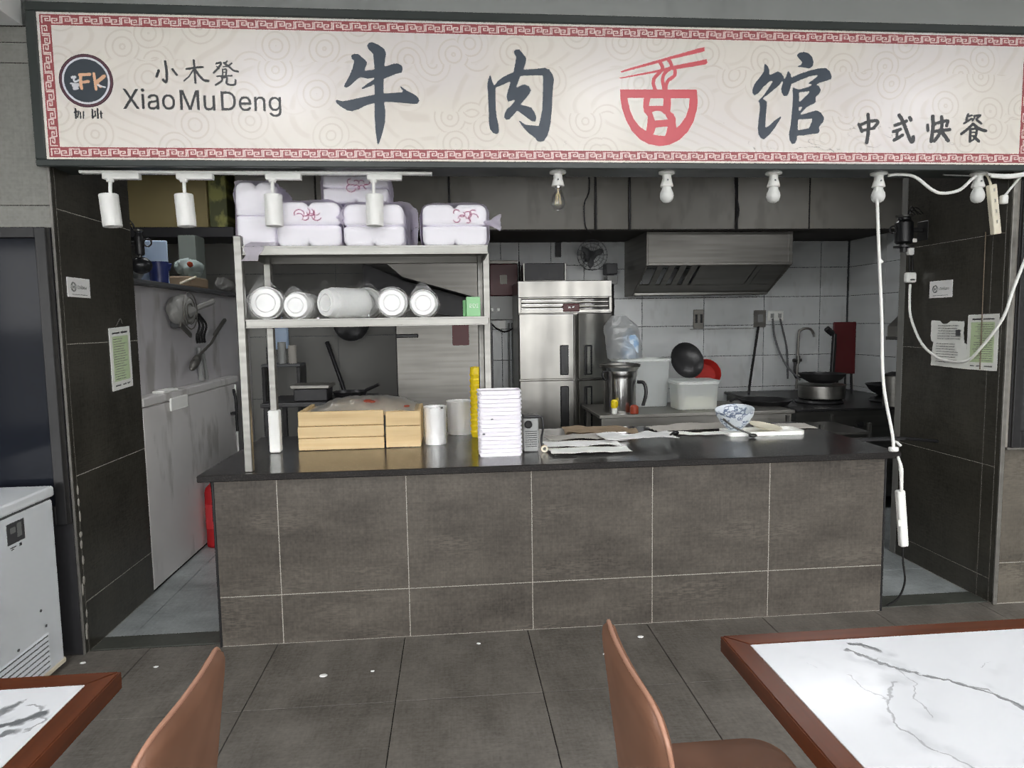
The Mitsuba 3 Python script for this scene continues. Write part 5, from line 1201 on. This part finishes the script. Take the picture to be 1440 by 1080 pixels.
t = thing('blue_jug', 'dark blue plastic jug on the ledge of the partition', 'jug')
add('jug', lathe([(0, 0), (.052, 0), (.054, .004), (.060, .128), (.063, .134), (.056, .134), (.050, .01), (0, .01)], 36, (-1.885, 4.62, LZ)), 'blue_jug_mat', t, smooth=30)
add('spout', hull([(-1.83, 4.63, LZ + .118), (-1.815, 4.64, LZ + .122), (-1.835, 4.66, LZ + .085)], .006, 1), 'blue_jug_mat', t, smooth=40)
t = thing('steel_cup', 'small shiny bowl left of the dark blue jug', 'cup')
add('bowl', place(lathe([(0, 0), (.03, 0), (.055, .04), (.058, .062), (.054, .062), (.05, .04), (0, .01)], 32), (-1.925, 4.36, LZ)), 'chrome_mat', t, smooth=35)
t = thing('pale_blue_board', 'pale blue plastic board standing on the ledge behind the dark blue jug', 'board')
add('board', place(softbox(-.09, .09, -.012, .012, 0, .31, .008), (-2.04, 4.93, LZ), rz=10), 'pale_blue_mat', t, smooth=40)
add('low_block', softbox(-2.10, -1.965, 4.68, 4.76, LZ, LZ + .13, .01), 'pale_blue_mat', t, smooth=40)
t = thing('grey_carton', 'grey-green carton on the ledge behind the bundle of packets', 'carton')
add('carton', bx(-2.09, -1.96, 5.50, 5.70, LZ, LZ + .42, .004), 'carton_mat', t)
plain('carton_mat', (120, 128, 122), 0.6)
t = thing('packet_pile', 'plastic packets with red print in a brown tray on the ledge', 'packets')
add('tray', bx(-2.0, -1.85, 5.06, 5.42, LZ, LZ + .075, .01), 'brown_card_mat', t)
def pk(U, V):
    a = U * 2 * math.pi; b = (V - .5) * math.pi * .98
    nn = meshkit.fbm(np.stack([np.cos(a) * 2, np.sin(a) * 2, V * 3], -1), 3, 81) - .5
    return -1.925 + .07 * (1 + nn) * np.cos(b) * np.cos(a), 5.26 + .19 * (1 + nn) * np.cos(b) * np.sin(a), LZ + .14 + .07 * (1 + nn) * np.sin(b)
add('packet', grid_sheet(pk, 36, 18), 'packet_mat', t, smooth=True)
add('red_print', place(trimesh.creation.icosphere(2, 1).apply_scale([.012, .05, .02]), (-1.862, 5.10, LZ + .16)), 'sauce_mat', t, smooth=True)
plain('packet_mat', (164, 178, 174), 0.4)
add('yellow_stick', tube([(-1.845, 4.86, LZ + .012), (-1.85, 5.16, LZ + .075)], .008, 8), 'cream_plastic_mat', None, smooth=40, label='pale yellow stick lying on the ledge beside the jug', cat='stick')
def crumple(U, V):
    a = U * 2 * math.pi; b = (V - .5) * math.pi * .98
    nn = meshkit.fbm(np.stack([np.cos(a) * 3, np.sin(a) * 3, V * 5], -1), 3, 83) - .5
    return -1.92 + .06 * (1 + nn) * np.cos(b) * np.cos(a), 5.98 + .18 * (1 + nn) * np.cos(b) * np.sin(a), LZ + .06 + .06 * (1 + nn) * np.sin(b)
add('crumpled_bag', grid_sheet(crumple, 36, 18), 'film_grey_mat', None, smooth=True, label='crumpled grey plastic bag at the far end of the ledge', cat='plastic bag')
# olive panel, green strip and beam behind the ledge
t = thing('olive_cabinet', 'olive brown wall cabinet above the ledge, behind the left spotlights', 'wall cabinet')
add('door', bx(-2.72, -1.985, 5.88, 5.90, 2.424, 2.94, .004), 'olive_board_mat', t)
add('body', bx(-2.72, -1.985, 5.90, 6.20, 2.42, 2.945, .004), 'olive_board_mat', t)
add('green_strip', bx(-1.975, -1.83, 5.89, 6.18, 2.42, 2.945, .006), 'moss_mat', t, label='mottled yellow-green upright strip')
def moss(p, n, uv):
    return mix(srgb(92, 96, 60), srgb(160, 160, 92), smoothstep(0.4, 0.65, fbm(p.x * 18, p.z * 10, 1.0, 4)))
mat('moss_mat', proc(moss), 0.6)
add('support', bx(-2.75, -1.76, 5.80, 6.25, 2.335, 2.418, .004), 'black_panel_mat', t, label='dark beam under the olive cabinet')

# ------------------------------------------------------------------ fittings and notices on the side walls
def wall_unit(name, label, x, y, z, side, r, h):
    """A black cylindrical unit on a bracket; side = +1 on the left wall, -1 on the right one."""
    t = thing(name, label, 'wall lamp')
    add('cylinder', lathe([(0, 0), (r * .8, 0), (r, .012), (r, h - .03), (r * .7, h - .012), (r * .7, h), (0, h)], 32, (x, y, z)), 'black_plastic_mat', t, smooth=30)
    add('bracket', cat(bx(min(x + side * .0, x - side * .12), max(x, x - side * .12), y - .012, y + .012, z + h * .45, z + h * .62, .004), bx(x - side * .13 - .008, x - side * .13 + .008, y - .05, y + .05, z + .02, z + h - .02, .003)), 'black_metal_mat', t)
    add('top_ring', lathe([(r * .5, 0), (r * .95, 0), (r * .95, .012), (r * .5, .012)], 28, (x, y, z + h + .004)), 'dark_steel_mat', t, smooth=30)
    add('lower_ring', cat(lathe([(r * .6, 0), (r * 1.1, 0), (r * 1.1, .01), (r * .6, .01)], 28, (x, y, z - .022)), tube([(x, y, z), (x, y, z - .05)], r * .4, 10)), 'black_metal_mat', t, smooth=30)
    add('ear', place(trimesh.creation.torus(.022, .005, 20, 6), (x + side * (r + .02), y, z + h * .55), rx=90), 'black_metal_mat', t, smooth=40)
    add('stray_wires', cat([tube([(x - side * .02, y, z + h), (x - side * (.03 + .02 * k), y + .01 * k, z + h + .05 + .02 * (k % 2)), (x - side * (.07 + .02 * k), y, z + h + .02)], .003, 5, 5) for k in range(4)]), 'black_rubber_mat', t, smooth=40)
    return t
u = wall_unit('wall_lamp', 'black cylindrical lamp on a bracket high on the left tiled side wall', -1.822, 4.22, 2.03, +1, .026, .135)
add('shade', place(trimesh.creation.icosphere(3, 1).apply_scale([.060, .06, .05]), (-1.82, 4.22, 1.972)), 'black_plastic_mat', u, smooth=True)
u = wall_unit('wall_lamp', 'black cylindrical lamp on a bracket on the right tiled side wall above the white socket', 2.835, 4.05, 2.055, -1, .052, .16)
add('white_tab', bx(2.855, 2.882, 3.990, 3.998, 2.058, 2.082, .003), 'white_plastic_mat', u)

def notice(name, label, wall_x, out, y0, y1, z0, z1, lean, bsdf, cat_='notice'):
    """A sheet on a side wall; lean tilts it in its plane (metres of z per metre of y)."""
    t = thing(name, label, cat_)
    x0, x1 = sorted((wall_x, wall_x + out * .003))
    v = []
    m = bx(x0, x1, y0, y1, z0, z1, .0008)
    vv = m.vertices.copy(); vv[:, 2] += lean * (vv[:, 1] - y0); m.vertices = vv
    add('sheet', m, bsdf, t)
    return t, lambda a, b, c_, d, o=.0036: _skew(bx(*sorted((wall_x + out * .0005, wall_x + out * o)), y0 + a * (y1 - y0), y0 + b * (y1 - y0), z0 + c_ * (z1 - z0), z0 + d * (z1 - z0), .0003), lean, y0)
def _skew(m, lean, y0):
    v = m.vertices.copy(); v[:, 2] += lean * (v[:, 1] - y0); m.vertices = v
    return m
def side_text(txt, h, wall_x, out, y, z, toward):
    """Lettering on a side wall that reads from the passage."""
    m = meshkit.text_mesh(txt, h, .0008)
    v = m.vertices.copy(); v[:, 0] -= v[:, 0].min()
    m.vertices = np.stack([wall_x + out * (.0032 + v[:, 2]), y + toward * v[:, 0], z + v[:, 1]], 1)
    return m
LW, RW = -1.829, 2.959
# square logo plates, one on each wall
for nm, lab, wx, out, y0, y1, z0, z1, rev in (('logo_plate', 'small white plate with a round grey logo and lettering on the left tiled side wall', LW, +1, 3.435, 3.640, 1.757, 1.852, False),
                                              ('logo_plate', 'small white plate with a round grey logo and lettering on the right tiled side wall', RW, -1, 3.772, 3.965, 1.712, 1.815, True)):
    t, q = notice(nm, lab, wx, out, y0, y1, z0, z1, 0.0, 'paper_white_mat', 'plate')
    f = (lambda a: 1 - a) if rev else (lambda a: a)
    cy, cz = y0 + f(.26) * (y1 - y0), (z0 + z1) / 2 + .002
    rings = cat([place(trimesh.creation.torus(r, .0022, 24, 5), (wx + out * .003, cy, cz + dz), ry=90) for r, dz in ((.022, 0), (.010, .009), (.010, -.009))])
    add('logo', rings, 'print_grey_mat', t, smooth=True)
    add('lettering', side_text('ChiBum', .017, wx, out, y0 + f(.43) * (y1 - y0), cz - .008, -1 if rev else 1), 'print_grey_mat', t)
    add('rule', q(.18, .85, .12, .15), 'print_grey_mat', t)
# tall green-printed notices
for lab, wx, out, y0, y1, z0, z1, lean in (('tall notice with green-tinted table hung by a wire on the left tiled side wall', LW, +1, 3.800, 4.035, 1.262, 1.603, .05),
                                           ('tall notice with green-tinted table on the right tiled side wall near the front corner', RW, -1, 3.418, 3.640, 1.297, 1.610, -.02)):
    t, q = notice('licence_notice', lab, wx, out, y0, y1, z0, z1, lean, 'paper_mat')
    add('tinted_table', q(.12, .88, .14, .86), 'paper_green_mat', t)
    rows = []
    for k in range(17):
        zz = .17 + k * .04
        w = .80 - .25 * float(rng.random())
        rows.append(q(.16, w, zz, zz + .010, .0042))
    add('print_lines', cat(rows), 'print_grey_mat', t, label='rows of fine grey print')
    add('heading', cat(q(.14, .48, .90, .925, .0042), q(.54, .84, .90, .93, .0042)), 'print_dark_mat', t)
    add('footer', cat(q(.14, .40, .06, .085, .0042), q(.5, .66, .06, .085, .0042), q(.72, .86, .06, .085, .0042)), 'print_grey_mat', t)
    if out > 0: add('hook', tube([(wx + .004, 3.88, 1.615), (wx + .008, 3.90, 1.640), (wx + .006, 3.93, 1.655), (wx + .004, 3.95, 1.63)], .003, 6, 5), 'dull_steel_mat', t, smooth=40)
t = thing('torn_receipt', 'crumpled torn white printed sheet beside the green-tinted notice on the right wall', 'notice')
def torn(U, V):
    Y = 3.905 - U * .262 + (V > .55) * .018 - .03 * (1 - V) * (U - .3)
    Z = 1.300 + V * .275 - .03 * np.clip(1 - np.abs(U - .42) * 6, 0, 1) * (V > .95) - .006 * U
    nn = meshkit.fbm(np.stack([U * 5, V * 6, U * 0], -1), 3, 91)
    return RW - .004 - .012 * nn, Y, Z
add('sheet', thicken(grid_sheet(torn, 28, 30), .0008), 'paper_mat', t, smooth=60)
rows = []
for k in range(15):
    if k == 8: continue
    z = 1.325 + k * .0155
    y = 3.872 - (.01 if z > 1.45 else 0)
    rows.append(bx(RW - .0165, RW - .015, y - .15 - .04 * float(rng.random()), y, z, z + .0035, .0004))
add('print_lines', cat(rows), 'print_grey_mat', t)
add('dark_square', bx(RW - .0175, RW - .015, 3.678, 3.712, 1.485, 1.52, .0004), 'print_dark_mat', t)
add('thin_rod', tube([(2.952, 3.535, 2.06), (2.952, 3.530, 1.30)], .003, 6), 'copper_dim_mat', None, smooth=40, label='thin brown wire running down the right tiled wall', cat='wire')
plain('copper_dim_mat', (110, 96, 78), 0.5)

# ------------------------------------------------------------------ white cables, socket strips
add('white_cable', tube([(2.226, 3.41, 2.275), (2.228, 3.405, 2.22), (2.242, 3.40, 1.98), (2.262, 3.385, 1.60), (2.275, 3.37, 1.25), (2.318, 3.345, .98), (2.322, 3.338, CT + .012)], .0085, 10, 8), 'white_plastic_mat', None, smooth=40,
    label='white cable dropping from the fourth bulb to the worktop', cat='cable')
add('tape_end', tube([(2.244, 3.40, 1.905), (2.262, 3.395, 1.885)], .009, 8), 'white_plastic_mat', 'white_cable', smooth=40)
add('clip', softbox(2.305, 2.350, 3.330, 3.362, CT + .0005, CT + .026, .008), 'white_plastic_mat', 'white_cable', smooth=40, label='white clip on the edge of the worktop')
t = thing('hanging_socket_strip', 'white socket strip hanging on its cable at the right end of the counter front', 'socket strip')
add('cable', tube([(2.335, 3.318, CT - .02), (2.350, 3.312, .80), (2.360, 3.315, .675)], [.006, .011, .008], 8, 6), 'white_plastic_mat', t, smooth=40)
m = softbox(-.022, .022, -.018, .018, -.312, 0, .010)
add('body', place(m, (2.365, 3.335, .680), ry=-6.0), 'white_plastic_mat', t, smooth=40)
add('switch', place(softbox(-.010, .010, -.024, -.016, -.20, -.165, .004), (2.335, 3.33, .69), ry=-6), 'white_plastic_mat', t, smooth=40)
add('cord', tube([(2.395, 3.335, .37), (2.402, 3.34, .28), (2.420, 3.345, .17), (2.405, 3.37, .07), (2.360, 3.40, .012)], .005, 8, 7), 'black_rubber_mat', 'hanging_socket_strip', smooth=40, label='black cord trailing to the floor')
t = thing('cream_socket_strip', 'cream socket strip dangling beside the last bulb', 'socket strip')
m = softbox(-.022, .022, -.016, .016, -.262, 0, .007)
add('body', place(m, (2.858, 3.40, 2.288), ry=-9.0), 'cream_plastic_mat', t, smooth=40)
sl = [place(bx(-.004, .004, -.020, -.015, -.040 - k * .055, -.022 - k * .055, .001), (2.858, 3.40, 2.288), ry=-9) for k in range(4)]
add('socket_holes', cat(sl), 'newsprint_mat', t)
add('cable', tube([(2.858, 3.40, 2.28), (2.842, 3.40, 2.32), (2.825, 3.405, 2.348)], .006, 8, 5), 'cream_plastic_mat', t, smooth=40)
add('plug', softbox(2.905, 2.940, 3.372, 3.402, 2.185, 2.232, .008), 'white_plastic_mat', t, smooth=40)
add('plug_cable', tube([(2.925, 3.385, 2.228), (2.955, 3.36, 2.285), (2.985, 3.33, 2.345)], .006, 8, 5), 'white_plastic_mat', t, smooth=40)
add('bulb_cable', tube([(2.290, 3.41, 2.336), (2.34, 3.405, 2.340), (2.42, 3.39, 2.325), (2.51, 3.375, 2.255), (2.57, 3.37, 2.237), (2.66, 3.375, 2.255), (2.735, 3.39, 2.310), (2.755, 3.38, 2.330)], .0085, 10, 8), 'white_plastic_mat', None, smooth=40,
    label='white cable sagging between the last two bulbs', cat='cable')
add('bulb_cable', cat(tube([(2.81, 3.37, 2.335), (2.88, 3.35, 2.325), (2.96, 3.33, 2.328), (3.03, 3.31, 2.355), (3.10, 3.30, 2.37)], .008, 10, 8), tube([(2.82, 3.36, 2.322), (2.90, 3.34, 2.313), (2.97, 3.32, 2.320), (3.04, 3.30, 2.340), (3.10, 3.29, 2.352)], .008, 10, 8)),
    'white_plastic_mat', None, smooth=40, label='pair of white cables leading from the last bulb out to the right', cat='cable')
add('cable_wire', tube([(2.60, 3.42, 2.342), (2.755, 3.42, 2.338)], .004, 6), 'grey_plastic_mat', None, smooth=40, label='short grey wire leading to the last bulb holder', cat='wire')
add('long_cable', tube([(3.02, 3.28, 2.06), (2.985, 3.285, 1.93), (2.945, 3.32, 1.74), (2.925, 3.36, 1.58), (2.925, 3.50, 1.42), (2.93, 3.60, 1.345), (2.93, 3.74, 1.335), (2.93, 3.86, 1.36), (2.925, 3.98, 1.44), (2.915, 4.07, 1.60), (2.91, 4.08, 1.74), (2.911, 4.08, 1.806)], .008, 10, 8), 'white_plastic_mat', None, smooth=40,
    label='long white cable looping across the notices on the right wall', cat='cable')
t = thing('inline_socket', 'small white socket hanging under the black lamp on the right wall', 'socket')
add('body', softbox(2.875, 2.942, 4.06, 4.10, 1.815, 1.880, .012), 'white_plastic_mat', t, smooth=40)
add('slot', bx(2.895, 2.925, 4.056, 4.061, 1.828, 1.838, .001), 'dark_grey_mat', t)
add('cord', cat(tube([(2.895, 4.07, 1.88), (2.885, 4.06, 1.96), (2.872, 4.05, 2.02)], .006, 8), tube([(2.915, 4.07, 1.88), (2.905, 4.06, 1.96), (2.880, 4.05, 2.02)], .006, 8)), 'black_rubber_mat', t, smooth=40)
add('sleeve', bx(2.86, 2.897, 4.03, 4.06, 1.985, 2.03, .005), 'white_plastic_mat', t)

# fire extinguisher behind the left end of the counter
t = thing('fire_extinguisher', 'red fire extinguisher standing in the left passage behind the counter end', 'fire extinguisher')
add('cylinder', lathe([(0, 0), (.062, 0), (.066, .01), (.066, .40), (.058, .435), (.03, .46), (.022, .47), (0, .47)], 36, (-1.755, 5.02, .002)), 'red_mat', t, smooth=30)
add('valve', cat(tube([(-1.755, 5.02, .47), (-1.755, 5.02, .53)], .02, 10), bx(-1.795, -1.715, 4.96, 5.0, .525, .54, .003)), 'black_metal_mat', t, smooth=30)
add('hose', tube([(-1.76, 4.98, .51), (-1.74, 4.945, .46), (-1.735, 4.94, .36), (-1.74, 4.95, .20)], .011, 8, 6), 'black_rubber_mat', t, smooth=40)
add('label', lathe([(.0665, .14), (.0672, .14), (.0672, .32), (.0665, .32)], 36, (-1.755, 5.02, .002)), 'red_label_mat', t, smooth=30)
plain('red_label_mat', (200, 60, 64), 0.4)
# small litter on the hall floor
SCRAP = ('nearest the freezer on the left', 'in front of the counter\'s left end, larger', 'right of the larger left scrap', 'near the foot of the counter, middle', 'right of the chair by the right table', 'beside the right chair\'s back', 'at the corner of the left passage')
for k, (x, y, s) in enumerate(((-1.43, 3.20, .010), (-.62, 3.02, .016), (-.40, 3.04, .008), (.10, 3.25, .010), (.92, 3.22, .014), (.70, 3.07, .008), (-1.80, 3.28, .012))):
    m = trimesh.creation.icosphere(1, s); m.vertices *= [1.2, .8, .35]
    add('paper_scrap', place(m, (x, y, s * .34)), 'paper_white_mat', None, smooth=True, label='tiny white paper scrap on the floor ' + SCRAP[k], cat='litter', group='paper scraps on the hall floor')

# ------------------------------------------------------------------ chest freezer of the hall, left edge
fz = thing('chest_freezer', 'white chest freezer standing at the left edge in front of the dark window', 'chest freezer')
ZX0, ZX1, ZY0, ZY1 = -2.55, -1.868, 2.0, 3.262
add('body', softbox(ZX0, ZX1, ZY0, ZY1, .035, .818, .014), 'white_enamel_mat', fz, smooth=35)
lid = add('lid', softbox(ZX0 - .004, ZX1 + .006, ZY0 - .004, ZY1 + .008, .828, .878, .012), 'white_enamel_mat', fz, smooth=35)
add('grip', softbox(ZX1 - .002, ZX1 + .012, 2.60, 2.84, .836, .858, .006), 'white_plastic_mat', lid, smooth=40)
add('seal', bx(ZX0 + .01, ZX1 - .006, ZY0 + .01, ZY1 - .01, .816, .83, .002), 'dark_grey_mat', fz)
pl = add('rating_plate', bx(ZX1 - .001, ZX1 + .002, 2.925, 3.04, .700, .790, .001), 'print_dark_mat', fz, label='small dark grey sticker')
add('mark', cat(bx(ZX1 + .0015, ZX1 + .0028, 2.945, 2.98, .745, .770, .0004), bx(ZX1 + .0015, ZX1 + .0028, 2.99, 3.02, .72, .78, .0004)), 'print_grey_mat', pl)
add('caption', cat(bx(ZX1 - .001, ZX1 + .0015, 2.94, 2.98, .683, .687, .0005), bx(ZX1 - .001, ZX1 + .0015, 2.945, 2.965, .674, .678, .0005), bx(ZX1 - .001, ZX1 + .002, 3.0, 3.015, .678, .690, .0005)), 'print_dark_mat', fz)
for k in range(7):
    add('vent_slot', bx(ZX1 - .003, ZX1 + .001, 2.70, 3.145, .062 + k * .024, .070 + k * .024, .001), 'dark_grey_mat', fz)
    add('vent_louvre', extrude_xz(Polygon([(ZX1 - .001, .070 + k * .024), (ZX1 + .006, .072 + k * .024), (ZX1 - .001, .082 + k * .024)]), 2.70, 3.145), 'white_enamel_mat', fz)
for y, z in ((3.13, .262), (2.93, .245), (3.10, .345)):
    add('screw', lathe([(0, 0), (.006, 0), (.006, .004), (0, .005)], 12, (ZX1 + .003, y, z), 'x'), 'dark_grey_mat', fz, smooth=30)
for y in (2.1, 3.18):
    for x in (ZX0 + .08, ZX1 - .06):
        add('foot', lathe([(0, 0), (.02, 0), (.022, .036), (0, .036)], 16, (x, y, 0.0)), 'cream_plastic_mat', fz, smooth=30)
add('base_strip', bx(ZX0 + .01, ZX1 + .004, ZY0 + .01, ZY1 + .006, .022, .05, .006), 'cream_plastic_mat', fz)

# ------------------------------------------------------------------ tables and chairs of the hall
def table(label, x0, x1, y0, y1):
    t = thing('dining_table', label, 'table')
    fw, z0, z1 = .056, .705, .752
    def mitre(pts, b):
        m = extrude_xy(Polygon(pts).buffer(-.0004), z0, z1)
        add('edge_board', m, b, t)
    def bevelled(pts, b):
        p0 = Polygon(pts); V = []
        m = cat(extrude_xy(p0, z0 + .004, z1 - .003), extrude_xy(p0.buffer(-.003, join_style='mitre'), z1 - .003, z1), extrude_xy(p0.buffer(-.003, join_style='mitre'), z0, z0 + .004))
        add('edge_board', m, b, t)
    bevelled([(x0, y1), (x1, y1), (x1 - fw, y1 - fw), (x0 + fw, y1 - fw)], 'frame_wood_x_mat')
    bevelled([(x0, y0), (x1, y0), (x1 - fw, y0 + fw), (x0 + fw, y0 + fw)], 'frame_wood_x_mat')
    bevelled([(x0, y0), (x0 + fw, y0 + fw), (x0 + fw, y1 - fw), (x0, y1)], 'frame_wood_y_mat')
    bevelled([(x1, y0), (x1 - fw, y0 + fw), (x1 - fw, y1 - fw), (x1, y1)], 'frame_wood_y_mat')
    add('marble_top', bx(x0 + fw + .0005, x1 - fw - .0005, y0 + fw + .0005, y1 - fw - .0005, z0 + .015, z1 - .001, .001), 'marble_mat', t, label='white marble inset with grey veins')
    cxm, cym = (x0 + x1) / 2, (y0 + y1) / 2
    add('column', tube([(cxm, cym, .03), (cxm, cym, z0 + .015)], .04, 20), 'black_metal_mat', t, smooth=40)
    add('base', lathe([(0, 0), (.26, 0), (.27, .008), (.26, .018), (.05, .035), (0, .035)], 40, (cxm, cym, 0)), 'black_metal_mat', t, smooth=30)
table('square white marble table with a reddish brown wooden edge at the lower right', .704, 1.72, .72, 1.692)
table('white marble table with a reddish brown wooden edge at the lower left corner', -2.1, -.838, .72, 1.688)

def chair(label, x, y, rz):
    """Faces +x at rz = 0; the seat's rear edge is at the origin."""
    t = thing('dining_chair', label, 'chair')
    W, SZ, H = .50, .45, .845
    def back(U, V):
        u = U * 2 - 1
        z = .425 + (H - .425) * V
        k = np.clip((V - .78) / .22, 0, 1)
        hw = W / 2 * (1 - .13 * k ** 2.6) * (.93 + .07 * np.clip(V * 3, 0, 1))
        X = -.010 - .045 * V ** 1.15 + .030 * np.abs(u) ** 2.5 * (1 - .3 * V)
        Z = z - .028 * np.abs(u) ** 6 * k
        return X, hw * u, Z
    g = grid_sheet(back, 34, 22)
    n = np.array(g.vertex_normals); n *= np.sign(n[:, :1]) ; n = n if n[:, 0].mean() > 0 else -n
    nu, nv = 34, 22
    U, V = np.meshgrid(np.linspace(-1, 1, nu), np.linspace(0, 1, nv), indexing='ij')
    prof = (np.clip(1 - np.abs(U) ** 8, 0, 1) * np.clip(1 - np.clip((V - .7) / .3, 0, 1) ** 6, 0, 1)).ravel() ** .5
    th = .020 * prof[:, None] + .0012
    v0 = np.array(g.vertices)
    f = np.array(g.faces)
    front, rear = v0 + n * th, v0 - n * th
    e = np.sort(g.edges, axis=1); uq, idx, cnt = np.unique(e, axis=0, return_index=True, return_counts=True)
    be = np.array(g.edges)[idx[cnt == 1]]; k = len(v0)
    sd = np.vstack([np.stack([be[:, 0], be[:, 0] + k, be[:, 1]], 1), np.stack([be[:, 1], be[:, 0] + k, be[:, 1] + k], 1)])
    m = trimesh.Trimesh(np.vstack([front, rear]), np.vstack([f, f[:, ::-1] + k, sd]), process=False)
    trimesh.repair.fix_normals(m)
    add('backrest', place(m, (x, y, 0), rz), 'leather_mat', t, smooth=60)
    rim = [i for i in range(0, nv)]
    path = [v0[0 * nv + j] for j in range(2, nv)] + [v0[i * nv + nv - 1] for i in range(1, nu - 1)] + [v0[(nu - 1) * nv + j] for j in range(nv - 1, 1, -1)]
    add('highlight_piping', place(tube(np.array(path)[::1], .0055, 8), (x, y, 0), rz), 'piping_highlight_mat', t, smooth=60)  # pale piping carries the painted highlight along the rim
    s = rrect(-.01, .43, -.235, .235, .09)
    seat = cat(extrude_xy(s.buffer(-.012), SZ + .016, SZ + .022), extrude_xy(s.buffer(-.004), SZ + .006, SZ + .017), extrude_xy(s, SZ - .036, SZ + .007))
    rings = []
    n_ = 72
    for off, z in ((-.006, SZ - .036), (0, SZ - .028), (0, SZ - .002), (-.004, SZ + .010), (-.014, SZ + .018), (-.06, SZ + .021), (-.16, SZ + .018)):
        b = s.buffer(off); ext = b.exterior
        ang = np.linspace(0, 2 * math.pi, n_, endpoint=False)
        ring = []
        for a in ang:
            ln = LineString([(.21, 0), (.21 + math.cos(a), math.sin(a))]).intersection(ext)
            ring.append((ln.x, ln.y) if ln.geom_type == 'Point' else list(ln.geoms)[0].coords[0])
        rings.append(np.column_stack([np.array(ring), np.full(n_, z)]))
    Vs = np.vstack(rings + [[[.21, 0, SZ - .036]], [[.21, 0, SZ + .017]]])
    F = []
    for r in range(len(rings) - 1):
        for j in range(n_):
            a, b = r * n_ + j, r * n_ + (j + 1) % n_
            F += [[a, b, b + n_], [a, b + n_, a + n_]]
    last = (len(rings) - 1) * n_
    F += [[len(Vs) - 2, (j + 1) % n_, j] for j in range(n_)] + [[len(Vs) - 1, last + j, last + (j + 1) % n_] for j in range(n_)]
    add('seat', place(trimesh.Trimesh(Vs, F, process=False), (x, y, 0), rz), 'leather_mat', t, smooth=50)
    add('seat_edge', place(tube([(.21 + (np.array(p) - [.21, 0])[0] * 1.004, p[1] * 1.004, SZ - .034) for p in list(s.exterior.coords)], .007, 6), (x, y, 0), rz), 'black_metal_mat', t, smooth=60, label='thin dark rim under the seat')
    for sx, sy in ((.05, -.17), (.05, .17), (.36, -.17), (.36, .17)):
        ox = .045 if sx > .2 else -.05
        add('leg', place(tube([(sx, sy, SZ - .036), (sx + ox, sy * 1.15, 0.0)], [.014, .010], 12), (x, y, 0), rz), 'black_metal_mat', t, smooth=40)
chair('brown leather dining chair left of the lower right marble table', .425, 1.452, 0)
chair('brown leather dining chair right of the lower left marble table', -.618, 1.418, 180)
